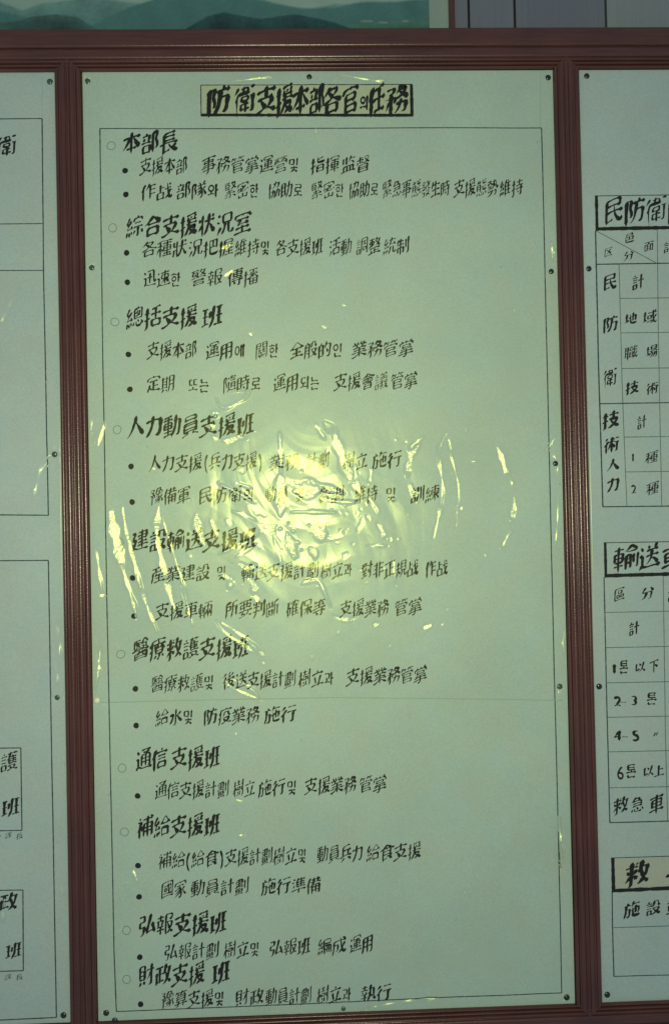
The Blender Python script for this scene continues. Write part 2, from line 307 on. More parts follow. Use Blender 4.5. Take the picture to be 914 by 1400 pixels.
# ------------------------------------------------------------------ brush lettering
GLYPHS = {
40: [[24,65,16,55,11,39,11,29,14,18,17,9,23,2]],
41: [[6,65,13,55,16,48,18,35,15,17,11,9,7,3]],
49: [[21,61,21,21]],
50: [[8,18,14,21,32,21],[7,54,10,60,18,62,24,61,29,54,27,42,16,26,15,21]],
51: [[23,42,27,38,29,34,28,25,25,22,19,20,10,22,9,24],[19,42,23,42],[11,61,23,62,27,57,29,53,27,47,23,42]],
52: [[7,35,10,37,33,36],[27,55,22,54,19,50,12,42,10,37],[29,62,27,55,27,21]],
53: [[14,43,22,43,28,39,30,34,30,29,29,25,23,21,16,20,9,22,7,25],[14,62,14,43],[14,62,28,62]],
54: [[25,61,18,55,13,46,12,43,13,42,11,40,10,37,10,28,15,22,20,20,27,21,31,25,32,34,28,40,25,41,13,42],[13,42,16,43,15,43,13,42]],
56: [[15,41,11,37,9,30,11,24,13,22,19,20,28,22,32,28,31,35,26,41],[15,41,26,41],[15,41,11,48,11,56,14,60,21,62,27,61,31,55,31,47,26,41]],
126: [[6,33,7,35,9,37,15,39,27,34,34,33,39,35,42,40]],
12291: [[53,56,41,29],[35,57,32,55,22,29]],
19968: [[9,45,66,45]],
19978: [[35,72,35,18],[35,51,62,51],[10,18,66,18]],
19979: [[37,68,37,15],[37,50,42,50,61,39],[10,68,66,68]],
20107: [[9,34,67,34],[10,68,66,68],[38,73,38,16,36,14,28,14],[15,25,59,25],[15,42,59,42],[59,42,59,22],[18,60,38,60],[18,60,18,51],[18,51,58,52],[58,60,58,52],[38,60,58,60]],
20154: [[38,72,38,54,35,52,29,34,19,22,13,16,8,16],[38,54,40,52,44,41,52,27,60,19,65,16,68,17]],
20197: [[35,33,23,27,17,26,15,23],[17,67,17,26],[51,31,54,30,60,24,66,15],[59,70,57,53,51,31,41,21,33,15,31,16],[33,66,41,54]],
20219: [[48,67,48,17],[27,43,67,43],[30,17,66,17],[25,72,18,56,19,53,19,15],[18,54,14,53,8,46],[31,65,46,66,61,71,65,70]],
20316: [[46,62,46,15],[46,31,66,31],[25,72,19,61,18,56,18,15],[18,54,14,53,9,47,9,46],[46,47,66,47],[39,62,67,62],[41,72,39,62,37,61,30,50]],
20445: [[67,39,51,39,45,36,32,22,28,19],[27,39,44,39,51,35,58,26,66,19,69,19],[47,53,47,15],[32,53,47,53],[32,70,32,53],[32,70,63,70],[63,70,63,53],[47,53,63,53],[25,73,18,62,17,56,18,53,18,15],[17,54,13,53,8,47]],
20449: [[23,73,18,62,16,55,17,52,17,15],[16,54,13,53,9,47],[32,52,61,52],[45,73,47,68],[27,62,67,62],[32,42,62,42],[31,17,62,17],[62,32,62,17],[32,32,62,32],[32,32,31,17]],
20633: [[39,73,39,56,32,44,32,15],[32,25,63,25],[32,35,63,35],[55,73,55,55],[28,66,64,66],[24,40,34,45,63,45],[63,45,63,17,61,14,56,16],[26,55,66,55],[48,44,48,16],[15,53,11,50,9,47,9,43],[22,73,17,61,15,53,16,51,16,15]],
20659: [[23,71,16,56,17,15],[23,71,27,69,67,69],[16,54,13,53,8,47,8,46],[58,38,57,15,56,14,49,14],[26,30,68,30],[47,73,47,38],[31,46,58,46,60,45],[31,61,31,46],[31,61,63,61,64,60,64,46],[60,45,64,46],[35,30,35,24,40,18],[31,53,64,53],[60,45,62,39],[27,38,58,38,63,39,66,38]],
20840: [[16,51,19,48,57,48,61,51],[8,49,10,49,16,51,17,53,29,62,36,70,39,71,61,51,67,49],[38,48,38,17],[11,16,65,16],[20,32,57,32]],
20853: [[50,55,50,34],[22,55,63,55],[9,33,67,33],[22,69,22,34],[22,69,54,72,60,71],[47,25,50,25,64,16],[30,25,27,25,13,15,10,16]],
20998: [[15,51,19,47,57,47],[57,47,56,26,54,17,50,15,41,15],[28,71,20,57,15,51,11,48],[32,47,31,35,25,23,17,17,13,15,10,16],[49,71,55,61,62,52]],
21028: [[25,72,25,38,21,23,13,15,12,15],[9,35,40,35],[12,53,38,53],[40,70,34,59],[12,69,16,60],[50,65,50,32],[64,72,64,18,61,15,54,15]],
21046: [[26,73,26,15],[12,39,12,21],[12,39,40,39],[40,39,40,22,39,20,35,20],[9,51,42,51],[16,71,15,71,14,63,12,62,10,57],[14,63,40,63],[53,66,53,34],[65,73,65,18,63,15,56,15]],
21123: [[26,35,26,24],[13,30,40,30],[8,63,44,63],[26,73,26,43],[12,49,41,49],[13,70,39,70,40,69,39,56],[13,56,39,56],[9,42,43,42],[8,16,44,17],[51,65,51,32],[65,72,65,18,64,16,63,15,56,14,55,15],[26,24,40,24],[39,36,40,24],[13,36,39,36],[13,36,13,24],[13,24,26,24]],
21147: [[63,58,62,29,59,18,55,15,46,15],[12,58,63,58],[34,72,34,49,30,37,24,26,16,18,11,16]],
21161: [[31,70,31,27],[13,70,31,70],[13,70,13,24],[13,40,31,40],[13,55,31,55],[65,57,65,33,63,18,61,15,58,15,52,15,49,17],[38,57,65,57],[50,73,49,51,46,34,41,23,34,15,33,16],[9,22,35,28]],
21205: [[10,45,37,45],[8,62,39,62],[24,71,24,19],[10,70,36,72],[9,17,37,20,39,19],[51,72,51,49,49,35,43,22,39,18,38,15],[10,29,38,29],[43,57,66,57],[66,57,65,32,63,18,62,15,54,15],[37,45,37,37],[10,37,37,37],[11,54,10,37],[11,54,37,54],[37,54,37,45]],
21209: [[21,56,22,53,21,47,21,17,20,16,15,15],[65,34,62,16,60,15,53,14],[37,34,65,34],[49,42,49,36,44,24,37,17,33,15,31,16],[33,47,30,37],[42,63,51,53,56,50,66,45,70,46],[15,59,21,56],[30,70,30,66,21,56],[10,70,30,70],[21,42,16,40,9,27],[45,67,63,66,64,65,63,61,56,53,45,47,38,44,33,47,33,49,9,49],[48,73,46,71,45,67,43,66,42,63,40,62,35,58]],
21218: [[38,34,34,25,28,19,15,15,9,16],[14,31,60,31],[60,31,61,24,58,16,57,15,47,15],[50,73,49,54,45,44,41,40,35,41,9,39],[23,53,23,40],[11,49,34,49],[17,62,17,58,9,54],[9,62,36,62],[23,73,23,63],[29,62,29,58,35,55,43,56,55,48],[12,70,34,70],[42,65,61,65],[61,65,62,48,63,40,65,39,67,39,69,40,68,48]],
21306: [[55,61,48,50,38,38,24,27,21,27],[23,58,25,58,31,53,46,40,57,28],[13,69,65,70],[13,69,13,17],[13,17,66,16]],
21312: [[13,17,66,17],[13,70,13,17],[13,70,63,70],[51,62,52,50,51,49,31,50],[31,62,31,50],[31,62,51,62],[60,41,61,28,59,27,47,27],[46,41,47,27],[46,41,60,41],[37,41,37,27],[24,27,37,27],[23,41,24,27],[23,41,37,41]],
21332: [[47,73,47,68,42,56,34,50,32,49,30,50],[33,66,64,66],[64,66,62,52,60,50,53,50,51,52],[34,44,32,27,26,15],[26,37,43,37],[43,37,42,18,41,15,37,14],[67,37,65,16,64,14,60,14],[49,37,67,37],[57,44,55,28,51,19,48,15],[17,73,17,15],[9,55,25,55]],
21508: [[21,34,20,15],[21,34,56,34],[56,34,56,15],[20,17,56,17],[41,50,42,47,54,42,64,39,69,39],[37,50,41,50],[55,65,53,61,41,50],[28,66,55,65],[30,72,28,66,24,65,23,63,13,55,10,55],[23,63,37,50],[10,38,29,44,35,47,37,50]],
21512: [[57,38,57,16],[20,38,57,38],[20,38,19,15],[19,18,57,18],[21,54,23,50,53,50,57,55],[40,72,39,69,37,69,21,54,12,50,9,50],[39,69,57,55,65,50,67,51]],
21729: [[46,20,51,20,65,15,67,15],[48,25,49,21],[16,43,60,43],[16,34,60,34],[9,15,13,15,25,20,30,21],[27,25,27,21],[57,71,57,59],[19,60,57,59],[19,60,19,70,20,71,57,71],[16,43,17,25],[17,25,60,26],[59,51,60,26],[16,51,59,51],[16,51,16,43]],
22283: [[12,70,11,15],[12,70,64,70],[64,70,64,15],[11,17,64,17],[21,57,56,57],[41,64,42,49,44,38,46,37,46,32,49,26,54,25],[56,33,57,29,54,25],[46,32,36,25],[53,49,48,38,46,37],[50,64,54,62],[19,29,37,32],[33,49,33,39],[22,39,33,39],[23,49,22,39],[23,49,33,49]],
22320: [[18,72,18,32],[9,56,25,56],[35,66,35,23,37,18,42,16,64,16,66,18,67,24],[64,59,64,34,62,33,58,33],[29,45,34,47,38,50,48,53,52,56,64,59],[50,73,50,30],[27,37,26,33,18,32,17,30,9,27]],
22495: [[65,51,58,34,56,33],[29,63,66,63],[52,73,53,47,54,37,56,33,55,26,59,17,63,15,66,15,67,18,68,23,66,25],[23,32,16,30,15,27,10,25,9,23],[16,72,16,30],[55,26,52,25,43,16,40,16],[9,56,22,56],[59,73,65,69],[27,23,46,27,48,30],[43,52,43,36],[30,36,43,36],[30,51,30,36],[30,51,43,52]],
22519: [[40,44,43,41,47,40],[48,73,47,35,41,21,36,15],[47,35,51,34,54,31,54,26],[23,40,23,15],[9,28,34,28],[11,40,33,40],[40,59,61,59],[61,59,62,22,64,16,67,16,69,17,69,22,68,26],[30,50,27,40],[9,55,34,55],[22,73,22,56],[12,66,33,66],[14,50,16,46]],
22577: [[15,55,15,40],[9,55,34,55],[57,27,57,23],[65,46,63,36,60,30,57,27],[42,47,65,46],[47,47,49,39,54,29,57,27],[30,55,30,50,27,45,27,40],[10,40,33,40],[22,40,22,15],[57,23,48,15,42,15],[42,70,42,15],[42,70,64,70],[64,70,64,57],[55,56,64,57],[57,23,66,16],[22,73,22,55],[11,66,33,66],[9,29,34,29]],
22580: [[35,62,63,62],[24,29,26,29,35,36,65,36],[65,36,65,30,63,16,61,14,55,14,53,16],[39,45,37,36],[55,36,55,31,51,23,44,15,42,15],[45,35,40,26,30,18],[26,36,18,34,16,31,9,29],[18,73,18,34],[29,45,68,45],[10,58,25,58],[35,62,36,53],[63,71,63,54,62,53,36,53],[35,72,63,71],[35,72,35,62]],
23448: [[20,55,20,15],[20,55,56,56],[56,56,55,42],[20,42,55,42],[20,17,58,17],[58,31,58,17],[20,31,58,31],[11,66,11,59],[11,66,39,67,64,66],[64,66,65,60],[38,73,39,67]],
23450: [[21,41,20,30,18,29,13,17],[20,30,23,29,24,25,31,19,40,16,66,16],[38,52,38,18],[38,35,58,35],[21,52,56,52],[12,65,11,56],[12,65,39,66,64,65],[64,65,64,56],[37,73,39,66]],
23460: [[11,67,11,60],[11,67,39,67,65,67],[65,67,65,60],[38,73,39,67],[38,37,38,17],[16,30,60,30],[19,41,21,42,51,43,53,45],[48,50,50,50,53,48,53,45,57,44,59,41],[10,16,66,16],[32,56,31,52,23,46,22,42],[18,56,58,56]],
23478: [[59,47,51,42,50,39,42,37],[34,49,38,42,40,41,42,37,43,24,41,18,39,15,33,14,28,16],[42,32,38,31,24,23,11,18],[38,42,24,34,13,30],[50,39,53,32,57,25,64,19,68,19],[11,43,14,42,30,49,34,49],[36,55,34,49],[21,56,55,56],[12,67,11,58],[12,67,38,67,64,67],[64,67,65,58],[37,73,38,67]],
23494: [[59,29,59,15],[17,17,59,17],[17,28,17,17],[11,67,11,59],[11,67,38,68,65,67],[65,67,65,59],[37,73,38,68],[52,59,43,51,30,43,27,41,10,36],[27,54,27,43,28,42],[38,32,38,18],[28,42,30,39,51,39,53,41,54,45],[17,53,10,43],[31,62,40,56],[64,47,66,43]],
23565: [[29,73,29,58],[38,71,34,64,29,64],[9,18,39,22],[24,43,24,20],[11,43,37,43],[33,53,30,44],[11,71,15,65,19,65],[19,73,19,60,16,57,16,53,18,50,18,43],[60,72,60,17,59,15,51,14],[9,58,39,58,43,55,67,55],[13,32,35,32],[47,44,51,33,50,30]],
24314: [[18,25,29,18,35,17,65,16],[23,49,23,43,21,32,18,29,18,25,11,16,7,15],[11,49,23,49],[11,39,15,30,18,29],[29,58,66,58],[33,68,62,68],[62,68,62,49],[33,49,62,49],[46,73,46,24],[29,30,66,30],[32,39,63,39],[22,69,22,64,15,54,15,49],[10,69,22,69]],
24344: [[38,19,63,23],[50,70,47,53,38,25,38,19],[57,43,66,17],[29,38,26,23,24,17,21,15,14,15],[11,38,29,38],[12,53,11,38],[12,53,29,54],[29,70,29,54],[11,70,29,70]],
24460: [[30,47,62,49],[45,58,43,55,36,51,35,48],[23,59,18,51,17,47,18,15],[17,47,13,45,9,40],[45,73,34,63,33,60,34,59,43,59,45,58,49,59,59,66],[40,38,58,38],[58,38,58,33,50,24,43,20,34,16,27,15],[42,47,40,38,28,30],[37,35,42,27,51,21,59,17,66,15],[59,55,62,49,64,48,66,44],[22,73,18,69,9,61]],
24613: [[26,69,47,69,47,66,44,58],[28,74,26,69,21,65,17,59,11,56,9,57],[17,37,57,37],[57,57,57,37],[17,59,17,57,57,57],[19,47,57,47],[60,29,66,19],[54,21,52,16],[24,27,24,17,26,16,52,16],[35,32,43,23],[14,26,10,17]],
24907: [[29,70,32,67,33,65,32,64,14,63],[22,73,15,67,14,63],[33,56,34,35,32,33,27,33],[14,56,33,56],[14,56,14,33],[14,41,34,41],[65,62,63,57],[45,73,45,58,46,57,63,57],[45,66,54,67,61,71,66,70],[45,50,45,35,47,33,63,33,65,35,65,38],[45,43,50,43,62,48,65,47],[14,49,34,49],[38,29,41,24],[62,27,65,20,65,17],[14,26,10,18],[24,25,25,17,26,15,49,15,51,16,52,21]],
25104: [[63,51,61,49,54,34,50,32],[43,73,46,47,48,33,50,32,50,26,55,19,61,15,65,16,67,21,67,26],[50,26,46,25,40,19,35,16,34,16],[15,62,66,62],[15,62,15,33,13,23,10,17,10,13],[53,72,54,73,63,67,63,62],[15,47,33,47],[33,47,32,27,30,25,23,24]],
25112: [[11,42,11,16],[11,42,35,42],[35,42,35,16],[11,19,35,19],[41,51,67,55],[50,73,51,45,54,32,55,31,55,25,59,18,63,15,67,17,69,24],[65,47,60,34,57,31,55,31],[55,25,52,24,43,17,40,17],[22,73,22,42],[22,60,37,60],[59,71,64,64]],
25152: [[43,67,43,36,39,22,35,15],[43,67,64,71],[43,50,67,50],[13,56,32,56],[32,56,31,40],[13,40,31,40],[34,70,33,71,13,67,13,66,13,32,9,17,9,15],[59,50,59,15]],
25216: [[18,73,18,17,17,15,11,15],[9,37,27,42],[9,59,26,59],[48,73,48,48],[32,62,65,62],[33,47,62,47,62,45,56,33,47,24,35,17,30,15,28,16],[36,47,37,42,40,35,51,22,63,16,69,16]],
25226: [[34,42,64,42],[49,70,49,43],[64,70,64,38],[34,70,64,70],[34,70,34,19,39,16,62,16,66,18,68,25],[9,59,25,59],[18,73,18,17,17,15,12,14],[9,37,26,42,26,43]],
25324: [[18,73,18,17,16,15,10,14],[9,38,27,42],[9,59,25,59],[49,69,49,35],[35,67,49,69,62,72,65,71],[32,52,67,52],[35,17,64,17],[64,35,64,17],[35,35,64,35],[35,35,35,17]],
25345: [[58,50,58,17,56,15,50,14,49,15],[32,38,67,38],[8,37,25,42],[9,16,16,15],[18,73,18,18,16,15],[31,50,67,50],[9,59,25,59],[49,73,49,50],[34,64,64,64],[39,30,43,23]],
25351: [[9,59,26,59],[18,73,18,17,17,15,12,14],[37,29,64,29],[67,58,64,51],[37,73,37,53,39,51,64,51],[37,63,42,63,61,69,62,68],[37,40,37,15],[37,40,64,40],[64,40,64,17],[37,17,64,17],[8,35,9,38,28,42,29,45]],
25484: [[14,32,63,32],[38,39,37,15],[26,14,37,15],[12,64,11,55],[12,64,64,64],[64,64,65,55],[19,73,22,69,22,64],[38,73,38,64],[60,73,54,69,54,64],[17,39,38,39,56,42,60,41],[9,23,66,23],[22,47,54,47,55,48,55,56],[22,56,22,47],[22,56,55,56]],
25569: [[46,50,46,47,41,41,41,38],[41,38,62,39],[8,35,9,38,15,38,25,43],[31,71,31,37,28,23,25,15],[31,71,64,71],[64,71,64,60],[31,60,64,60],[31,51,65,51],[51,38,51,16],[37,27,65,27],[16,73,16,17,15,15,10,15],[9,59,24,59],[58,46,61,42,62,39,64,39,64,37],[33,16,68,16]],
25582: [[34,41,63,41],[48,64,48,15],[29,24,67,24],[8,37,25,43],[9,59,24,59],[17,73,17,17,16,15,11,14],[33,59,65,59],[32,71,31,65],[32,71,65,71],[65,71,66,65],[34,33,62,32,63,33,63,41],[34,50,34,33],[34,50,63,50],[63,50,63,41]],
25588: [[30,45,67,45],[41,55,39,32,37,31,32,21,25,16],[32,55,65,55],[34,64,36,60,35,55],[39,32,48,23,54,19,63,15,68,15],[39,36,61,36,61,35,59,30,54,22,37,14],[64,66,62,66,58,59,57,55],[8,35,25,41],[17,73,17,17,16,15,11,14],[9,59,24,59],[32,70,64,72],[46,65,47,61]],
25773: [[52,54,58,46,67,40],[28,40,33,37,64,37,67,40],[63,37,63,17],[34,17,63,17],[34,37,34,17],[9,59,24,59],[17,73,17,17,16,15,11,14],[45,55,42,50,32,41,28,40,20,42,15,39,8,38],[25,43,28,40],[25,43,28,40],[48,71,48,43],[31,70,58,72,65,71],[24,41,28,40],[24,41,28,40],[34,27,63,27],[30,56,43,56,52,54,54,56,67,56],[61,65,57,56],[36,65,38,61,38,56],[48,37,48,17]],
25903: [[56,47,56,41,53,37,41,25],[14,47,56,47],[38,73,38,47],[11,63,64,63],[7,17,10,15,27,19,34,22,36,25,41,25,42,23,49,19,65,16],[21,47,21,43,24,38,31,30,35,27,36,25]],
25919: [[62,61,62,55,59,41,56,33,53,32],[46,61,67,61],[43,51,45,50,51,33,53,32,53,27],[24,68,24,25],[9,68,36,68],[8,21,13,23,34,27,37,27,39,26],[13,53,13,23],[24,48,39,47],[48,73,43,51,41,51,39,47],[53,27,50,26,46,20,38,16],[53,27,61,19,66,16]],
25937: [[25,39,31,36,37,30],[50,73,46,50,48,49,53,34,55,33,55,27],[63,59,60,41,58,35,55,33],[55,27,46,18,40,15,39,16],[55,27,57,26,59,22,65,17],[24,73,24,43,25,39,24,37,24,18,23,15,16,15],[24,36,19,35,9,26],[48,59,67,59],[9,61,38,61],[35,53,29,44,25,42],[46,50,43,50,41,45],[11,52,17,44],[35,70,36,68]],
25972: [[46,62,52,52,57,47,66,42],[62,65,62,61,57,53,50,46,42,42,40,42],[38,35,38,16],[14,35,62,35],[23,73,23,42],[12,54,21,54,25,49,30,49,34,46],[12,54,11,61,13,62,34,62,35,61,35,55,34,54,25,54,16,46,10,42,9,42],[9,16,67,16],[38,26,58,26],[48,66,67,66],[50,73,46,62,41,58],[21,27,21,16],[10,70,37,70]],
26039: [[25,58,26,53],[19,55,26,55],[26,67,20,59,19,55],[40,67,34,58,33,55,41,56],[40,59,42,54],[65,72,50,68,49,66,49,33,45,16],[49,51,67,51],[32,34,37,34],[36,43,32,34],[40,38,39,35,37,34,37,32,33,26,33,25,39,25,39,29],[18,64,23,63],[22,73,18,64],[26,38,24,34,19,35,19,36,21,35],[18,25,25,26,26,23],[22,43,19,38,22,32,18,25],[61,51,61,14],[11,19,39,19],[11,71,11,19],[11,49,41,49],[37,73,33,67,32,64,37,64]],
26045: [[41,50,42,16,43,15,65,15,67,18,67,21],[46,73,43,72,42,64,37,55],[42,64,67,64],[64,31,60,29],[64,50,64,31],[36,38,39,39,43,42,51,45,55,48,64,50],[53,56,53,26],[9,62,31,62],[20,73,22,68,22,62],[16,62,15,32,9,16],[16,47,29,47],[29,47,29,24,27,16,26,15,18,16]],
26178: [[59,51,59,17,57,15,50,14],[32,39,67,39],[11,69,11,23],[11,69,26,69],[26,69,26,29],[11,28,26,29],[32,51,67,51],[11,49,26,49],[50,73,50,51],[35,65,65,65],[38,32,43,24]],
26371: [[21,25,55,25],[38,54,38,40],[28,63,29,61,48,61,49,63],[38,72,30,66,28,63,24,63,11,57,7,58],[38,72,48,65,49,63,65,57,70,58],[26,49,28,45,31,43],[49,49,47,44],[21,25,21,16],[21,16,55,16],[55,33,55,16],[22,33,55,33],[22,33,21,25],[17,40,38,40],[17,40,17,53,18,54,58,54,59,53,59,41,58,40,38,40]],
26399: [[65,70,65,18,64,15,57,15],[46,70,65,70],[46,70,46,38,44,24,41,15],[46,38,65,38],[9,64,38,64],[33,72,33,31],[15,54,33,54],[46,54,65,54],[8,31,38,31],[15,43,33,43],[15,72,15,31],[19,25,17,24,13,17,9,15],[30,24,34,18]],
26412: [[38,73,38,15],[22,27,54,27],[31,58,31,53,24,41,19,35,10,27],[11,58,65,58],[45,58,46,53,53,40,63,29,65,27,67,27]],
26989: [[31,73,31,62],[17,40,60,40],[38,49,38,15],[14,49,64,49],[51,61,48,49],[45,73,45,62],[10,61,65,61],[17,72,21,67,21,61],[43,30,46,25,58,18,64,16,69,17],[10,31,32,31,33,29,36,29,45,31,66,31],[26,61,29,49],[59,72,56,65,56,61],[54,64,56,65],[7,17,12,16,19,19,31,25,33,29]],
27193: [[9,58,23,58],[17,73,17,15],[27,16,49,19],[45,31,42,19],[38,73,38,56],[29,67,48,67],[30,56,47,56],[17,46,18,47,22,46,24,41,24,37],[63,73,63,17,62,15,57,14],[53,57,67,57],[17,46,13,42,8,30,8,25],[54,48,54,45,56,33],[32,31,33,24],[46,48,46,38,45,37,30,37],[31,48,30,37],[31,48,46,48]],
27491: [[9,17,66,17],[40,68,40,18],[19,50,19,18],[40,45,62,45],[12,68,64,68]],
27665: [[38,54,39,43,41,33,48,22,53,17,60,15,64,18,64,24],[14,39,63,39],[14,54,57,54],[58,70,57,54],[14,69,58,70],[14,69,14,17],[14,17,33,21,34,23]],
27700: [[39,50,42,49,45,46,47,45,49,39,58,29,66,23,69,24],[61,58,47,45],[38,73,39,50,38,49,38,17,35,15,30,15,27,16],[11,55,27,55,28,53,21,34,15,26,10,23]],
27841: [[40,47,40,38,37,25,31,18,27,16],[53,47,54,16],[68,24,67,18,66,15,57,15,54,16],[24,35,13,17],[14,72,22,69],[10,53,19,49],[32,47,40,47],[32,70,32,47],[32,70,63,70],[63,70,63,47],[40,47,63,47]],
27963: [[33,17,63,17],[63,37,63,17],[33,37,63,37],[33,37,33,15],[48,69,48,37],[29,53,67,53],[32,67,48,69,60,72,66,71],[10,53,18,48],[22,34,12,17],[13,71,14,72,22,67]],
28310: [[25,59,30,61],[33,67,64,66],[48,72,49,69,48,39],[35,73,30,61,31,39],[31,39,65,39],[31,48,62,48],[31,57,62,57],[38,32,38,15],[9,28,66,28],[15,72,22,69],[21,48,14,40],[10,61,16,58]],
29151: [[65,56,64,43],[51,63,65,56],[11,51,64,51],[22,63,31,58],[22,63,17,58,10,56,10,53,11,51,11,43],[23,73,22,63],[51,63,41,56,39,57],[54,74,51,63],[43,70,41,65],[14,70,13,66],[65,70,61,65],[34,70,31,66],[22,34,53,34,54,34,54,43],[22,43,22,34],[22,43,54,43],[17,16,60,16],[60,26,60,16],[18,26,60,26],[18,26,17,16]],
29366: [[31,53,66,53],[47,72,47,43,45,42,43,35,39,25,30,15],[47,43,50,41,53,33,58,24,65,17,67,16],[23,73,23,15],[23,40,18,39,9,30],[59,69,64,62],[10,63,16,55]],
29376: [[12,53,26,53],[12,70,12,53],[26,73,26,16],[49,73,49,41,47,39,42,25,32,15,26,16],[49,41,52,39,58,24,66,16],[34,53,67,53],[9,39,26,39],[14,39,14,26,10,17],[58,71,64,63]],
29677: [[8,20,9,21,25,25],[17,68,17,23],[57,69,57,17],[48,69,66,69],[49,43,65,43],[43,17,67,17],[9,68,24,68],[10,46,23,46],[42,73,41,32,35,20,30,15],[31,58,31,48,29,39]],
29983: [[38,73,38,17],[17,39,61,39],[19,60,63,59],[22,72,19,65,19,60,17,59,12,50],[10,17,66,17]],
29987: [[15,52,65,52],[15,52,14,33,9,15],[54,62,52,61,49,53],[14,67,63,67],[37,73,39,67],[27,67,26,61,29,57,29,52],[27,40,62,40],[42,45,42,16],[26,29,59,29],[21,16,66,16],[29,46,27,40,24,38,22,34]],
29992: [[16,52,62,52],[38,69,38,15],[16,35,62,35],[62,69,62,17,61,15,51,15],[16,68,62,69],[16,68,16,35,14,25,10,16]],
30123: [[10,59,14,51,19,51],[20,65,19,40,18,29,14,17,10,15],[20,65,67,65],[9,34,14,37,19,38],[42,73,44,66],[26,15,37,17,42,19,42,21,48,21,49,18,59,15,64,15,67,16],[32,36,58,36,58,32,57,30,48,21],[32,36,32,31,42,21],[56,44,65,43],[54,57,56,44],[36,57,54,57],[36,57,34,46,27,41]],
30274: [[33,45,59,45,67,41],[46,29,45,15],[39,14,45,15],[18,67,67,67],[18,67,18,35,15,23,11,15],[42,73,43,63,44,62,43,57],[40,56,39,52,33,45,25,41,23,41],[26,56,67,56],[63,49,59,45],[53,56,53,52,59,45,59,30,58,29,33,29],[27,51,31,48,33,45,33,29],[32,37,59,37],[8,35,13,38,18,38],[57,24,63,17],[9,60,12,51],[34,24,25,16,24,16]],
30332: [[53,21,54,19,60,15],[39,27,49,21,53,21],[58,33,58,28,53,23,53,21],[38,33,58,33],[30,30,27,16,25,15,17,15],[14,30,30,30],[30,41,16,41,15,40,14,30],[30,53,30,41],[9,51,18,54,30,53],[31,70,30,65,26,61,22,59,19,54],[15,71,31,70],[49,21,48,19,36,14],[14,64,22,59],[41,73,45,66,48,65,51,60,55,58,55,55],[56,71,48,65],[66,65,57,59,55,51,56,40],[56,40,65,40],[41,53,40,44,37,40],[41,53,53,53,58,55,66,52]],
30340: [[22,73,20,62],[12,22,31,22],[31,62,31,22],[12,62,31,62],[12,62,12,16],[12,43,31,43],[47,73,44,62,39,52],[44,62,65,62],[65,62,64,34,62,18,58,16,49,16],[46,46,53,34]],
30417: [[31,36,31,16],[17,36,17,16],[17,36,59,36],[59,36,59,16],[49,73,46,67,46,64,45,63,39,51],[46,64,66,64],[9,16,67,16],[46,36,46,16],[28,73,28,45],[14,70,14,48],[49,54,53,53,62,45]],
30563: [[10,61,38,61],[23,70,35,70],[23,73,24,47],[19,25,57,25],[40,47,42,47,47,49,56,56,62,66,63,70,62,71,44,71,43,68,47,60,55,52,64,46,65,47],[19,32,57,32],[15,55,11,47,9,47],[31,55,35,50],[57,25,57,16],[19,16,57,16],[19,40,19,16],[19,40,57,41],[57,41,57,25]],
30906: [[41,52,65,51],[53,59,55,56,54,17],[39,29,64,29],[13,40,10,39,8,35],[39,17,67,17],[14,23,26,24],[26,48,26,24],[15,48,26,48],[26,45,33,45,34,47,39,48],[65,66,66,59],[34,66,65,66],[34,66,33,59],[50,73,49,68,46,64,41,52,39,50,39,15],[18,69,13,43,14,38,14,18],[9,69,27,69],[39,40,64,40]],
31278: [[31,16,68,16],[50,70,50,16],[35,25,66,25],[36,43,65,43],[21,69,21,15],[21,44,26,42,30,38,30,33],[9,67,21,69,27,72,35,70,50,70,64,72,67,71],[9,54,29,54],[21,44,16,43,8,29,8,25],[33,62,67,62],[36,34,50,34],[36,53,36,34],[36,53,65,52],[65,52,65,35],[50,34,65,35]],
31435: [[9,17,66,17],[54,51,44,18],[23,50,29,26],[13,60,63,60],[37,73,38,66]],
31561: [[52,42,52,17,50,15,42,14],[9,42,67,42],[11,31,65,31],[23,31,23,26,31,19],[45,73,44,68,41,66,38,60,38,42],[16,53,61,53],[52,67,54,62,57,59],[44,68,66,67],[17,68,35,67,39,63],[18,73,17,68,14,66,11,61],[22,67,24,61]],
31639: [[23,68,25,63,24,58],[16,69,35,69,39,63],[17,73,16,69,9,62],[18,51,59,51],[39,63,38,58],[50,35,50,15],[10,26,67,26],[18,43,59,43],[45,73,44,69,38,63,34,62],[53,68,55,63,55,58],[44,69,66,69],[27,35,27,27,25,21,20,17,13,15],[59,51,58,36],[18,37,27,35,29,36,49,36,50,35,58,36],[18,37,18,58,19,58,58,58,59,57,59,51]],
31649: [[46,69,66,68],[46,73,46,69,44,68,41,63],[16,69,34,68],[17,73,16,69,14,67,12,63,8,60],[54,67,56,62],[24,68,26,61],[21,27,59,26],[59,26,59,16],[21,16,59,16],[21,46,21,16],[21,46,56,45],[56,45,55,36],[21,36,55,36],[14,54,13,48],[14,54,64,54],[64,54,64,48],[38,59,39,54]],
32102: [[21,73,12,58,13,55],[13,55,14,55,13,55],[13,55,14,54,19,53],[13,55,9,53],[26,62,23,55,19,53,19,49,14,43,12,38],[12,38,28,40],[62,38,39,38,38,37,38,15],[62,38,63,15],[38,18,63,18],[26,47,29,37],[38,54,41,50,59,50,63,54],[33,50,38,54,50,70,53,69,63,54,68,51],[11,28,9,17],[19,29,21,18],[27,31,29,22]],
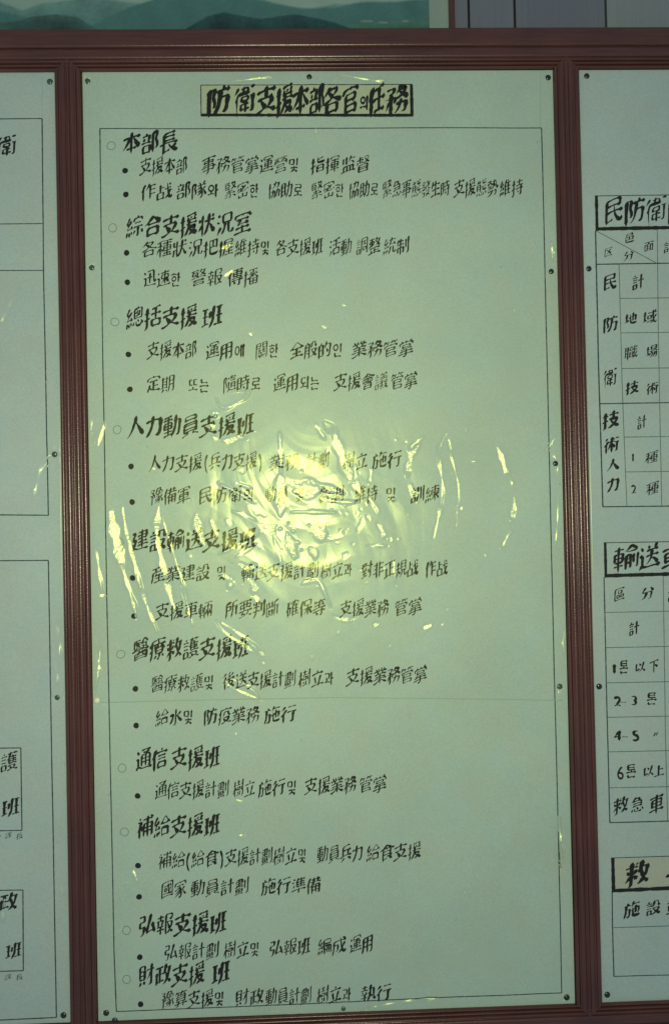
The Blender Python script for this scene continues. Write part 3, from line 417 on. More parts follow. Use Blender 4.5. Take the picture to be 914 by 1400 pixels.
32113: [[41,49,42,49,41,49],[48,73,50,66,41,53,41,49],[35,45,35,47,41,49,42,47,62,49],[12,55,14,54,20,53],[12,55,14,55,12,55],[12,55,9,53],[22,73,20,72,13,59,11,56,12,55],[34,64,66,64],[58,57,61,53,62,49,64,48,65,45],[12,39,18,38,27,40],[27,62,23,55,20,53,19,49,14,43,12,39],[26,47,29,37],[11,29,9,16],[25,30,27,23],[18,29,20,18],[55,39,55,16],[55,16,66,16],[67,23,66,16],[42,40,39,23,34,16,31,15]],
32156: [[35,65,35,58],[35,65,51,65,65,65],[65,65,66,58],[49,73,51,65],[10,53,19,53],[19,72,16,64,11,57,10,53],[25,62,22,54,19,53,18,49,13,42,12,38],[12,38,26,40],[50,40,50,17,49,15,44,15],[34,40,66,40],[25,47,28,38],[62,30,67,20],[11,29,8,16],[40,52,60,52],[18,29,19,17],[39,30,32,20],[26,31,27,24]],
32173: [[39,19,66,19],[54,61,54,19],[9,37,12,38,28,40],[26,62,23,55,20,53,18,48,14,42,13,38],[26,47,28,40,30,39,29,36],[40,61,66,61],[44,72,38,54,39,53,39,15],[38,54,35,53,33,49],[39,47,64,47],[39,33,64,33],[21,73,11,55,11,53,20,53],[11,29,9,16],[27,31,30,21],[19,30,21,18],[53,72,55,66]],
32202: [[25,71,25,64],[12,71,35,71],[12,71,12,48],[12,48,35,48],[35,36,33,33,27,31,26,29],[18,37,27,38,37,36,49,40],[25,55,25,48],[12,64,33,63],[33,63,33,56],[12,56,33,56],[13,26,24,29,29,27,56,29,57,30,62,29],[53,35,56,33,57,30],[42,70,63,70,63,69,61,61,56,55,44,47,40,48],[45,70,45,65,50,57,58,50,66,47],[35,43,28,40,27,38],[39,28,39,15,37,14,30,14],[11,16,17,17,25,22],[49,22,53,22,65,16]],
32232: [[34,66,34,43,38,37,38,15],[34,66,64,66],[34,54,63,54,64,55,64,66],[38,29,66,29],[12,55,14,54,19,53],[12,55,14,55,12,55],[12,55,9,53],[21,73,19,72,11,58,12,55],[49,73,51,66],[57,43,57,17],[48,43,48,17],[25,62,21,54,19,53,18,48,13,42,12,38],[10,38,26,39],[24,47,27,35],[66,43,67,16,64,14],[66,43,37,43,33,35,32,23,30,17,31,14],[11,29,8,16],[18,29,18,18],[24,30,26,22]],
32244: [[50,73,50,15],[26,30,28,21],[65,38,55,38,48,34,41,25,34,19,28,21],[65,56,65,38],[35,56,65,56],[35,56,35,38],[35,38,47,38,54,34,62,24,66,19],[20,72,12,58,13,55],[13,55,14,55,13,55],[13,55,14,54,19,53],[13,55,9,53],[26,61,23,55,19,53,19,50,14,43,12,38],[12,38,27,40],[34,66,66,66],[26,47,27,40,31,34],[42,50,44,43],[59,50,57,43],[11,29,8,16],[19,29,20,17]],
32317: [[37,67,48,67],[37,67,37,39],[37,39,64,39],[64,67,64,39],[48,67,64,67],[49,73,48,67],[9,37,26,40],[26,62,13,42,13,38],[42,55,47,60,57,60,58,59,54,51,43,45],[47,53,48,54,57,46],[11,53,19,53],[19,72,11,57,11,53],[25,46,28,37,30,35],[18,28,19,18],[36,29,33,19],[59,23,61,21,59,16],[43,30,43,18,45,16,59,16],[49,34,54,28],[25,31,27,22],[11,29,9,16],[62,31,66,24,67,19]],
32887: [[31,66,48,66],[38,72,40,66],[12,70,12,26],[12,42,23,42],[30,53,66,53],[33,62,34,53],[33,34,47,34],[45,61,44,53],[47,45,47,22,50,19],[33,44,47,45],[33,44,33,19],[33,24,47,24],[66,43,62,33,58,32],[12,56,23,56],[23,70,23,14],[58,25,55,24,48,17,45,15],[54,73,55,44,57,32,58,32,58,25,61,19,65,17],[67,27,67,21,65,17],[9,70,25,70],[8,25,26,29],[62,69,65,61]],
33324: [[64,43,63,39,56,25,51,22,41,15,37,16],[42,43,64,43],[42,43,43,38,50,26,59,18,64,16,67,17],[25,74,23,74,22,72,22,67],[14,66,14,35,10,16],[14,66,32,67],[32,67,32,19,31,15,25,15],[9,43,32,43],[22,35,24,29],[45,71,43,58,40,52],[45,71,59,71],[59,71,60,55,61,54,67,54],[22,58,24,52]],
34892: [[56,50,56,17,53,15,45,15],[33,50,67,50],[29,59,25,57,20,50,18,45,19,15],[18,45,14,43,9,39],[23,73,16,65,10,61],[36,69,65,69]],
34899: [[27,56,49,56,53,51,67,51],[61,51,61,17,60,16,54,15],[38,73,38,58,36,49,38,45,38,15],[37,47,33,45,30,38,23,26],[37,47,43,45,50,32],[15,46,12,45,8,41],[22,59,17,51,15,46,16,45,16,15],[46,69,49,63],[19,73,10,62],[55,68,67,68]],
34907: [[46,69,46,58],[27,69,46,69],[35,73,33,66,33,58],[27,33,26,22],[26,22,51,22],[24,33,49,33],[40,41,40,14],[28,41,40,41],[27,50,28,41],[27,50,47,51],[47,51,47,41],[40,41,47,41],[62,50,62,17,60,15,56,15,53,16],[54,50,67,50],[50,58,25,58,22,59,19,58,15,47,16,46,16,15],[15,47,12,46,10,44],[18,73,9,62],[55,69,66,69]],
35036: [[24,61,17,43,17,15],[10,61,24,61],[23,41,19,42,14,40,8,34],[33,40,65,40],[48,73,48,15],[33,29,65,29],[65,52,65,17,64,15,59,15],[33,52,65,52],[33,52,33,15],[23,41,26,35,26,33],[27,47,23,41],[31,64,65,64],[58,73,65,69,65,64],[16,72,19,67]],
35201: [[46,70,46,47],[18,25,23,26],[23,26,24,25,34,23,36,21,45,22,46,20,58,16,65,16],[26,35,23,26],[30,70,30,48,32,45,30,37],[10,70,65,70],[9,36,67,36],[53,35,52,31,45,24,45,22],[9,16,11,15,15,15,26,16,34,18,36,21],[15,60,46,60],[15,60,14,47],[14,47,62,47],[62,60,62,47],[46,60,62,60]],
35215: [[56,37,56,17],[56,17,61,15,66,16],[68,23,66,16],[39,59,64,59],[10,62,30,62],[21,72,20,36,15,23,10,16],[39,48,64,48],[45,37,43,28,39,20,32,15,29,16],[9,46,31,46],[20,36,24,35,31,26],[39,37,56,37],[39,71,39,37],[39,71,64,71],[64,71,64,37],[56,37,64,37]],
35336: [[53,71,53,15],[39,49,67,49],[14,34,14,15],[14,34,31,34],[31,34,31,18],[14,18,31,18],[19,73,22,68],[13,43,31,43],[13,53,31,53],[10,62,34,62]],
35347: [[11,34,11,15],[11,34,27,34],[27,34,27,18],[11,18,27,18],[65,72,65,15],[40,71,40,35,38,25,33,15],[11,43,27,43],[11,53,27,53],[9,62,29,62],[17,73,20,68],[53,69,53,22]],
35373: [[39,42,40,35,48,25,59,17,64,16,68,16],[62,42,61,37,52,24,35,15,30,16,28,18,12,18],[35,42,62,42],[28,34,28,18],[13,34,28,34],[13,34,12,16],[11,43,28,43],[41,71,41,59,39,54,35,50,31,50,29,53,11,53],[41,71,58,71],[58,71,58,54,59,53,67,53],[9,62,31,62],[18,73,21,68]],
35506: [[37,59,64,59],[50,70,50,15],[34,38,48,38,55,33,58,27,65,21],[11,18,34,18,42,26,46,32,53,38,66,38],[27,34,27,18],[12,34,27,34],[12,34,11,16],[11,43,27,43],[11,53,27,53],[9,62,30,62],[17,73,21,68],[37,48,63,48,64,48,64,59],[37,71,37,48],[37,71,64,71],[64,71,64,59]],
35519: [[43,47,59,47],[50,63,50,47],[11,34,11,15],[11,34,25,34],[25,34,25,18],[11,18,25,18,29,16],[36,70,35,34,32,21,29,16],[36,70,65,70],[65,70,65,16],[59,15,65,16],[43,37,43,22],[43,37,57,37],[57,37,57,25],[43,25,57,25],[43,58,57,58],[11,53,25,53],[17,73,19,68],[11,43,25,43],[9,62,27,62]],
35686: [[9,71,38,71],[30,73,30,71],[62,68,61,62,56,56,49,51,43,49],[46,65,49,60,57,53,66,48,67,49],[17,73,16,65,13,61,14,51],[14,51,26,51,28,48,32,49,34,47],[15,64,34,63],[34,63,33,50,34,47,38,46,38,42],[10,42,66,42],[9,57,11,58,25,58],[25,58,26,51],[49,73,46,65,44,64,41,61,39,61],[48,69,67,68],[34,47,35,47,34,47],[18,30,58,30],[18,35,58,35],[19,16,58,16],[19,23,57,23,58,22,58,16],[19,23,19,16]],
35696: [[34,14,40,15],[40,43,40,15],[31,24,48,27],[31,34,67,34],[53,44,55,29,58,17,62,14,65,14,67,15,68,18],[32,42,47,44],[49,66,49,50],[33,67,66,67],[61,73,59,73,57,67],[64,29,56,19,48,15],[10,34,10,15],[10,34,24,34],[24,34,24,19],[10,18,24,19],[39,73,41,67],[35,58,64,58],[31,50,67,50],[11,43,24,43],[59,44,63,43,66,40],[9,62,26,62],[16,73,17,67],[10,53,24,53]],
35703: [[32,15,33,14,37,15,46,17,48,19,54,19,55,18,64,15,70,16],[61,30,61,26,55,22,54,19],[34,30,61,30],[38,44,64,44],[33,69,67,69],[43,73,43,66,41,63,39,62,38,55,38,37],[38,37,67,37],[11,34,11,15],[11,34,26,34],[26,34,26,19],[11,18,26,19],[41,30,41,26,47,22,48,19],[32,50,35,52,40,50,64,50],[39,57,65,57],[49,63,51,62,53,55,53,37],[58,73,58,66],[11,43,26,43],[11,53,26,53],[18,72,20,68],[9,62,29,62]],
35947: [[30,29,32,28,37,30,49,37],[46,43,48,40,49,37,52,34],[42,70,55,70,56,68,54,60],[32,58,34,59,64,59],[35,49,64,48,65,49,64,59],[42,73,42,70,39,68,35,62,35,49],[50,59,50,50,46,48,46,43,34,38,31,38],[52,34,52,18,50,15,43,14],[64,41,59,38,58,36,52,34],[58,36,66,19],[17,49,17,18,16,15,11,15],[8,49,28,49],[28,49,25,37],[52,30,31,18],[9,62,13,62,19,59,19,56,22,55,22,49],[26,70,25,66,19,59],[9,71,26,70]],
36001: [[12,58,31,58],[58,72,58,17,57,15,53,14,48,16],[58,50,53,47,49,39,42,30],[12,45,31,45],[39,57,67,57],[16,25,13,18,9,15],[26,26,32,18],[31,58,31,32],[12,32,31,32],[12,71,12,32],[12,71,31,71],[31,71,31,58]],
36554: [[17,46,59,46],[11,67,64,67],[38,73,38,15],[9,24,66,24],[59,46,59,35],[17,35,59,35],[17,57,17,35],[17,57,59,57],[59,57,59,46]],
36557: [[38,70,38,15],[10,23,66,23],[18,42,59,42],[20,61,56,61],[12,70,11,62],[12,70,65,70],[65,70,65,62],[18,32,58,32,59,33,59,42],[18,51,18,32],[18,51,58,51],[58,51,59,42]],
36635: [[61,15,66,16],[66,57,66,16],[34,57,66,57],[34,57,34,14],[56,47,62,27,66,27],[10,46,27,46],[50,69,50,16],[41,47,42,37,44,37,46,26,50,26],[50,26,54,26],[58,37,56,35,54,26],[34,70,67,70],[18,73,18,15],[9,26,28,26],[9,66,27,66],[42,37,40,35,38,26],[34,26,38,26],[27,46,26,36],[10,36,26,36],[10,57,10,36],[10,57,26,57],[26,57,27,46]],
36664: [[49,48,49,16,46,15],[38,48,49,48],[38,48,37,14],[37,29,49,29],[9,66,30,66],[19,73,19,14],[37,39,49,39],[51,71,59,64,65,61,65,58,62,56,40,56,38,59],[51,71,38,59,35,59],[9,26,30,26],[10,46,29,46],[57,47,57,25],[66,49,66,16,64,15,61,15],[10,35,19,35],[10,56,10,35],[10,56,29,56],[29,56,29,36],[19,35,29,36]],
36805: [[19,22,13,18],[19,22,23,22,30,17,39,15,67,16],[19,47,19,22],[9,47,19,47],[40,63,40,24],[27,47,51,47],[58,70,60,33,63,26,67,26,69,31,67,35],[29,70,58,70],[11,70,19,62]],
36865: [[18,23,11,19,9,16,9,14],[18,23,27,17,37,15,65,16,68,17,70,19],[18,50,18,23],[9,50,18,50],[47,60,46,40,42,34,37,29,31,25,29,25],[30,60,64,60],[29,46,66,46],[46,40,49,39,63,25],[62,73,59,72,54,61],[35,73,39,66],[13,72,19,63]],
36890: [[31,46,64,46],[31,56,31,25],[31,56,46,56,50,59],[31,36,64,36],[60,71,58,66,51,63,48,55,48,25],[31,71,66,71],[38,64,49,61,50,59,53,57,64,56],[64,56,64,26,62,24,57,24],[18,24,14,22,10,17],[18,24,33,16,56,16,69,17],[18,47,18,24],[9,47,18,47],[12,69,20,62]],
36895: [[63,44,49,43,42,38,37,32,29,26],[63,56,63,44],[31,56,63,56],[31,56,31,43],[31,43,43,43,50,38,55,36,64,27],[47,73,47,24],[28,66,66,66],[19,23,30,17,38,16,62,16,70,18],[19,23,15,21,10,17],[19,48,19,23],[9,48,19,48],[12,70,18,63]],
36939: [[18,25,27,19,35,17,64,17,69,19],[18,25,15,23,9,17,10,16],[18,46,18,25],[9,46,18,46],[31,45,62,45],[65,71,65,63],[27,71,65,71],[27,71,27,63,29,62,32,61,59,61],[46,63,46,24],[27,29,66,29],[12,70,18,61,21,61],[31,37,61,37,62,38,62,45],[31,37,31,52,32,53,61,53,62,52,62,45]],
36942: [[47,62,47,50],[35,62,47,62],[18,23,15,23,10,18,9,13],[18,23,28,17,37,15,66,16,69,18],[18,50,18,23],[9,50,18,50],[30,50,30,24],[30,50,64,50],[64,50,64,27,63,24,58,24],[35,71,35,50],[35,71,58,71],[58,71,59,50],[40,30,53,30],[54,41,53,30],[40,41,54,41],[40,41,40,30],[13,72,20,64]],
37009: [[15,49,15,19,21,16,60,16,64,17,66,23],[15,49,61,49],[61,49,61,33],[15,33,61,33],[38,49,38,33],[56,71,57,59],[19,59,57,59],[19,59,19,70,20,71,56,71]],
37096: [[14,18,38,18],[38,35,38,18],[14,35,38,35],[14,35,14,15],[11,65,39,65],[24,73,26,65],[9,46,40,46],[38,61,35,59,31,46],[49,70,49,15],[49,70,65,70,65,69,59,51,59,48,63,43,65,38,65,27,63,25,57,24],[16,59,19,52]],
37291: [[60,59,59,55,56,50],[43,59,60,59],[42,63,43,59],[38,63,42,63],[47,72,46,66,42,63],[47,72,58,72],[58,72,59,65],[59,65,65,64],[16,22,61,22],[21,66,35,65],[22,72,21,66,18,63],[33,40,32,30,26,27,22,26,20,27],[18,59,25,59,27,57,29,59,36,59],[27,65,27,57,24,53,19,50,19,47],[42,54,45,54,51,51,51,50,56,50,63,46],[46,27,61,27],[44,40,44,32,46,27],[27,57,35,51],[8,40,67,40],[13,47,38,47,43,45,50,48,51,50],[13,71,13,47],[13,71,37,72],[16,16,61,16],[16,33,16,16],[16,33,59,34,61,33,61,16]],
38263: [[38,40,41,31,46,26,49,25,51,22,64,16,70,17],[62,34,49,25],[9,40,66,40],[22,61,58,61],[22,70,59,71],[22,70,21,19,18,14],[21,17,26,17,39,20,42,23],[22,50,58,50]],
38364: [[47,53,47,49,43,46,42,42,48,42],[43,71,43,54,47,53],[43,71,64,70],[64,70,64,17,62,15,57,15],[47,53,64,53],[43,62,64,62],[27,53,27,49,24,46,24,43],[12,53,32,54],[32,71,32,54],[12,71,32,71],[12,71,12,15],[22,42,29,42],[12,62,32,62],[33,38,35,34,34,24,32,18,27,15,26,15],[23,23,33,22],[23,29,23,23],[40,34,53,35],[53,46,44,38,43,35],[21,34,34,35],[33,45,29,42,27,39,25,38,24,35],[42,23,53,23],[53,29,53,23],[42,29,42,15],[52,39,54,33]],
38450: [[32,62,66,62],[48,72,50,68,49,62],[43,62,42,46,39,30,34,22,30,17,27,15,23,16],[42,46,63,46],[63,46,62,29,60,17,57,15,50,14],[11,70,11,15],[11,70,26,70],[26,70,26,64,22,55,22,50,26,43,27,36,26,31,25,30,21,29]],
38538: [[53,35,49,34,40,28,32,24],[46,60,45,55,51,43,53,34,53,25,51,19,48,16,42,15],[37,73,42,69,43,63,46,60],[31,62,66,62],[45,55,31,48],[57,46,58,40,67,24],[34,37,47,45,57,46],[65,53,57,48,57,46],[62,74,59,72,55,66,54,62],[11,70,11,15],[11,70,25,70,25,69,21,55,21,51,25,43,25,33,23,31,19,31]],
38568: [[45,38,64,38],[45,45,45,24],[45,45,63,45],[63,45,64,25,63,23,58,23],[45,31,64,31],[46,53,67,53],[57,60,57,53],[40,68,67,68],[49,73,48,70,46,67,46,63,40,54],[46,63,49,61,65,61],[34,22,42,17,47,15,66,15,70,18],[34,22,28,17,27,12],[34,49,34,22],[29,49,34,49],[30,69,33,62],[11,70,11,14],[11,70,23,71,24,70,19,55,19,52,24,43,24,33,23,31,19,31]],
38750: [[30,72,30,15],[10,31,30,31],[46,63,66,63],[46,72,46,15],[46,47,64,47],[13,47,30,47],[46,31,67,31],[12,63,30,63]],
38754: [[13,18,63,18],[28,55,28,18],[28,31,48,31],[37,68,35,55],[28,43,48,43],[48,55,48,18],[10,69,66,69],[13,55,13,15],[13,55,35,55,63,55],[63,55,63,15]],
39135: [[21,45,55,45],[56,56,55,34,58,31],[10,54,17,56,23,55,54,55,58,57,65,55,69,55],[39,71,47,64,56,59,56,56],[39,71,22,58,21,16],[21,16,33,18,39,20],[21,34,55,34],[37,28,50,24,50,22,61,15],[62,32,60,32,50,25,50,24],[37,62,39,55]],
44284: [[9,28,43,30],[22,47,22,29],[52,72,52,15],[52,46,62,46],[38,65,37,43],[12,65,38,65]],
45716: [[17,70,18,54],[18,54,54,54],[17,29,17,16],[17,16,55,16],[9,40,61,40]],
46104: [[10,28,46,30],[27,45,27,29],[15,66,41,66],[15,66,15,45],[15,45,41,45],[55,72,55,15]],
46608: [[9,22,61,22],[35,35,35,23],[15,66,30,66],[15,66,15,44],[15,44,31,45],[40,66,56,66],[40,66,40,44],[40,44,56,43]],
47196: [[35,39,35,23],[16,67,54,67],[54,67,54,54],[17,53,54,54],[17,53,17,39],[17,39,55,39],[9,22,61,22]],
48143: [[38,26,30,19,18,15],[38,26,48,18,58,15],[38,38,38,26],[19,32,57,32],[55,72,55,41],[35,69,37,67,37,48,35,47,13,48],[13,68,13,48],[13,68,35,69]],
50640: [[32,48,31,40,28,32,23,29,16,30,11,37,10,43,11,56,14,63,18,66,26,65,30,59,32,48],[32,48,45,48],[45,71,45,18],[57,72,57,15]],
50752: [[52,72,52,15],[52,47,62,47],[26,43,26,29],[26,43,16,46,13,50,11,56,14,63,22,68,30,68,34,66,39,58,39,53,37,48,33,45,26,43],[9,28,24,28,26,29,32,29,43,30]],
51032: [[10,28,46,30],[55,72,55,15],[31,67,38,64,40,60,41,52,40,49,37,46,28,43,18,46,14,51,14,61,18,65,22,67,31,67]],
51064: [[22,16,57,16],[21,31,22,16],[55,72,55,32],[29,67,33,65,37,61,37,49,32,43,26,42,19,43,16,45,12,49,11,59,18,66,29,67]],
53668: [[35,48,35,37],[17,49,55,48],[17,70,17,49],[17,70,54,70],[17,59,53,59],[9,37,61,37],[17,27,17,16],[17,16,55,16]],
54620: [[53,72,53,31],[53,51,62,51],[9,65,41,65],[25,72,25,65],[20,16,56,16],[19,29,20,16],[28,57,36,53,38,49,37,42,34,40,30,38,21,38,17,40,14,44,13,47,15,53,21,56,28,57]],
}
def strokes_of(ch):
    out = []
    for s in GLYPHS[ord(ch)]:
        v = [c*150/80 for c in s]
        out.append(np.array(v).reshape(-1,2)/130.0 - [.05+.5, .25+.355])      # centred on the em square
    return out
WIDE = {c: (0.0, 1.0) for c in ()}
def brush(q, w, r):
    """one brush stroke: polyline q (em units) -> outline strip with pressed head and lifted tail"""
    d = np.diff(q, axis=0); L = np.r_[0, np.cumsum(np.hypot(d[:,0], d[:,1]))]
    if L[-1] < .02: return None
    n = max(4, min(14, int(L[-1]/.07)+3)); t = np.linspace(0, 1, n)
    P = np.c_[np.interp(t*L[-1], L, q[:,0]), np.interp(t*L[-1], L, q[:,1])]
    for _ in range(1):
        if n > 4: P[1:-1] = (P[:-2]+4*P[1:-1]+P[2:])/6
    g0 = P[-1]-P[0]; l0 = float(np.hypot(*g0)); a0 = math.degrees(math.atan2(g0[1], g0[0]+1e-9))
    if l0 > .22:
        nn = np.array([-g0[1], g0[0]])/l0
        bw_ = (.045 if abs(a0) < 22 else .03 if a0 < -105 else -.045 if -70 < a0 < -20 else .015)*l0*r.uniform(.6, 1.5)
        P = P+nn*(4*t*(1-t)*bw_*(1 if abs(a0) < 22 else -1))[:,None]
    D = np.gradient(P, axis=0); D /= np.hypot(D[:,0], D[:,1])[:,None]+1e-9
    g = P[-1]-P[0]; l = L[-1]; ang = math.degrees(math.atan2(g[1], g[0]+1e-9))
    closed = np.hypot(*g) < .25*l and l > .4
    if closed: prof = np.full(n, .75)
    elif l < .17: prof = np.interp(t, [0,.35,.8,1], [.45,1.05,1.05,.5])
    elif abs(ang) < 22: prof = np.interp(t, [0,.10,.35,.75,.93,1], [.55,.80,.42,.45,1.2,.45])          # across
    elif -115 < ang < -68:                                                                             # down
        prof = np.interp(t, [0,.08,.4,.85,1], [.8,1.45,1.0,1.1,.22])
    elif ang <= -115 or ang > 150: prof = np.interp(t, [0,.1,.45,1], [.8,1.35,.95,.10])                 # falling left
    elif -68 <= ang <= -22: prof = np.interp(t, [0,.3,.78,.92,1], [.35,.8,1.45,1.2,.18])                # falling right
    else: prof = np.interp(t, [0,.2,1], [.6,1,.5])
    prof = prof*w*.5*(1+r.normal(0,.07,n))*(1+r.normal(0,.10))
    N = np.c_[-D[:,1], D[:,0]]
    # slanted brush head
    A = P+N*prof[:,None]; B = P-N*prof[:,None]
    h0 = P[0]-D[0]*prof[0]*.8+N[0]*prof[0]*.35; h1 = P[-1]+D[-1]*prof[-1]*.9-N[-1]*prof[-1]*.2
    V = np.vstack([h0, np.stack([A,B],1).reshape(-1,2), h1])
    F = [(0,2,1)]
    for i in range(n-1):
        a = 1+2*i; F.append((a, a+1, a+3, a+2))
    a = 1+2*(n-1); F.append((a, a+1, a+2))
    return V, F
def letters_each(items, *a, **k):
    for it in items: letters([it], *a, **k)
_lift = [0]
def letters(items, film, name, m, parent, lift=.00025, label=None):
    """items: (character, cx, cy, w, h, weight) in survey pixels -> one printed line of brush writing"""
    VV, FF, n = [], [], 0
    kk = 0
    for ch, cx, cy, w, h, wt in items:
        r = np.random.default_rng(abs(hash((ord(ch), round(cx), round(cy)))) % 2**31)
        st = strokes_of(ch)
        bw = wt*min(1.12, max(.62, 1.22-.028*len(st)))
        hang = ord(ch) >= 0xAC00; dig = ord(ch) < 128
        sh = .0 if dig else (.08 if hang else .30)
        rot = r.normal(0, .02)
        if dig or hang:
            al = np.vstack(st); mid = (al.max(0)+al.min(0))/2; st = [q-mid*([1,0] if ch != '〃' else [1,1]) for q in st]
        for q in st:
            q = q + r.normal(0, .004, q.shape) + r.normal(0, .006, 2)
            if not dig and not hang:
                # falling strokes swing out, long level strokes reach past
                g = q[-1]-q[0]; l = float(np.hypot(*g)); an = math.degrees(math.atan2(g[1], g[0]))
                if l > .2 and (an < -105 or -75 < an < -18): q[-1] = q[-1]+(q[-1]-q[-2])*.16
                elif l > .55 and abs(an) < 15: q[-1] = q[-1]+g*.05; q[0] = q[0]-g*.04
                elif l > .6: q[-1] = q[-1]+g*.06
            b = brush(q, bw*(1.1 if hang else 1), r)
            if b is None: continue
            V, F = b
            V = np.c_[V[:,0], V[:,1]+sh*V[:,0]+rot*V[:,0]]
            V = np.c_[V[:,0]+(0 if dig else .05)*V[:,1], V[:,1]]
            kk += 1
            VV.append(np.c_[cx+V[:,0]*w, cy-V[:,1]*h, np.full(len(V), (kk % 9)*.00001)])
            FF += [tuple(i+n for i in f) for f in F]; n += len(V)
    A = np.vstack(VV); xz = board(A[:,:2])
    P, N = film.lay(xz, lift+A[:,2])
    # make every face look at the viewer
    ok = []
    for f in FF:
        p = P[list(f)]; a = (p[1]-p[0]); b = (p[2]-p[0])
        ny = a[2]*b[0]-a[0]*b[2]
        ok.append(f if ny < 0 else f[::-1])
    o = mesh(name, P, ok, m, parent, smooth=True, normals=N)
    if label: o['label'] = label
    return o
def run(text, x0, x1, y0, y1, h, wt=.095, hangul=.80):
    """spread a run of characters evenly between x0 and x1"""
    adv = [(hangul if ord(c) >= 0xAC00 else .42 if c in '()' else 1.0) for c in text]
    tot = sum(adv); out = []; a = 0
    for c, d in zip(text, adv):
        t = (a+d/2)/tot; a += d
        w = (x1-x0)/tot*d
        hh = h*(.90 if ord(c) >= 0xAC00 else 1.12 if c in '()' else 1)
        ww = w*(1.04 if d == 1 else 1.05 if d > .5 else 2.2)
        if c not in '()': ww = min(ww, hh*1.22)
        out.append((c, x0+(x1-x0)*t, y0+(y1-y0)*t+(h*.04 if ord(c) >= 0xAC00 else 0), ww, hh*1.04, wt*(1.0)))
    return out
def lines(segs, film, name, m, parent, lift=.00022, label=None, w=1.2):
    """thin ruled lines: polylines in survey pixels, draped on the sheet"""
    VV, FF, n = [], [], 0
    for i, sg in enumerate(segs):
        pts, ww = (sg if isinstance(sg[-1], (int, float)) is False else (sg[0], sg[1])) if False else (sg[0], sg[1] if len(sg) > 1 else w)
        P = board(pts); out = []
        for a, b in zip(P[:-1], P[1:]):
            k = max(1, int(np.hypot(*(b-a))/.004)); out += [a+(b-a)*t/k for t in range(k)]
        out.append(P[-1]); Q = np.array(out)
        D = np.gradient(Q, axis=0); D /= np.hypot(D[:,0], D[:,1])[:,None]
        N = np.c_[-D[:,1], D[:,0]]*(ww*PXM/2)*(1+rng.normal(0,.08,len(Q)))[:,None]
        V = np.stack([Q+N, Q-N], 1).reshape(-1,2)
        P3, NN = film.lay(V, lift+.00001*(i % 7)); VV.append((P3, NN))
        for j in range(len(Q)-1):
            a = n+2*j; FF.append((a+1, a+3, a+2, a) )
        n += len(V)
    P3 = np.vstack([v[0] for v in VV]); NN = np.vstack([v[1] for v in VV])
    fx = []
    for f in FF:
        p = P3[list(f)]; a = p[1]-p[0]; b = p[2]-p[0]
        fx.append(f if a[2]*b[0]-a[0]*b[2] < 0 else f[::-1])
    o = mesh(name, P3, fx, m, parent, smooth=True, normals=NN)
    if label: o['label'] = label
    return o
def lines_each(segs, *a, **k):
    for sg in segs: lines([sg], *a, **k)
def patch(poly, film, name, m, parent, lift=.00015, n=(40, 10), label=None):
    """a four-cornered printed area or pasted strip: corners TL TR BR BL in survey pixels"""
    c = np.array(poly, float); u = np.linspace(0,1,n[0]); v = np.linspace(0,1,n[1]); U, Vv = np.meshgrid(u, v)
    P = (c[0]*((1-U)*(1-Vv))[...,None]+c[1]*(U*(1-Vv))[...,None]+c[2]*(U*Vv)[...,None]+c[3]*((1-U)*Vv)[...,None]).reshape(-1,2)
    P3, NN = film.lay(board(P), lift)
    a = (np.arange(n[1]-1)[:,None]*n[0]+np.arange(n[0]-1)[None]).ravel()
    Fq = np.c_[a, a+n[0], a+n[0]+1, a+1]
    o = mesh(name, P3, Fq, m, parent, smooth=True, normals=NN)
    if label: o['label'] = label
    return o
def disc(cx, cy, r, film, name, m, parent, r_in=None, lift=.00025, sq=1.0):
    k = 28; t = np.linspace(0, 2*np.pi, k, endpoint=False)
    jit = 1+.035*np.sin(2*t+cx)+.02*np.sin(3*t+cy)
    outer = np.c_[cx+r*jit*np.cos(t), cy+r*jit*sq*np.sin(t)]
    if r_in is None:
        P = np.vstack([outer, [[cx, cy]]]); F = [(i, k, (i+1) % k) for i in range(k)]
    else:
        P = np.vstack([outer, np.c_[cx+r_in*jit*np.cos(t), cy+r_in*jit*sq*np.sin(t)]])
        F = [(i, k+i, k+(i+1) % k, (i+1) % k) for i in range(k)]
    P3, NN = film.lay(board(P), lift)
    fx = []
    for f in F:
        p = P3[list(f)]; a = p[1]-p[0]; b = p[2]-p[0]
        fx.append(f if a[2]*b[0]-a[0]*b[2] < 0 else f[::-1])
    return mesh(name, P3, fx, m, parent, smooth=True, normals=NN)

# ------------------------------------------------------------------ the wall behind and above the board
wall = empty('wall', (0, .05, .9)); tag(wall, kind='structure')
mesh('plaster', *box(-2.2, 2.2, .052, .10, -1.6, 2.2), M_PLASTER, wall)
WY = .030
def wx(px, d=WY): return float(board((px, 20), d)[0,0])
edges = [wx(621), wx(640.3), wx(703), wx(827.5), wx(962), wx(1090), wx(1220)]
J = .0022
for i, (a, b) in enumerate(zip(edges[:-1], edges[1:])):
    V, F = box(a+(J if i else 0), b-J, WY, WY+.012, -1.2, 1.6)
    o = mesh('wall_panel', V, F, M_PANEL2 if i >= 3 else M_PANEL, wall)
    if i >= 3: o['label'] = 'paler grey wood panel'
V, F = box(edges[0], edges[-1], WY+.013, WY+.020, -1.2, 1.6); mesh('panel_backing', V, F, M_DARK, wall)
V, F = box(wx(613.2, .018), wx(621.5, .018), .018, .045, -1.2, 1.6); mesh('batten', V, F, M_POST, wall)

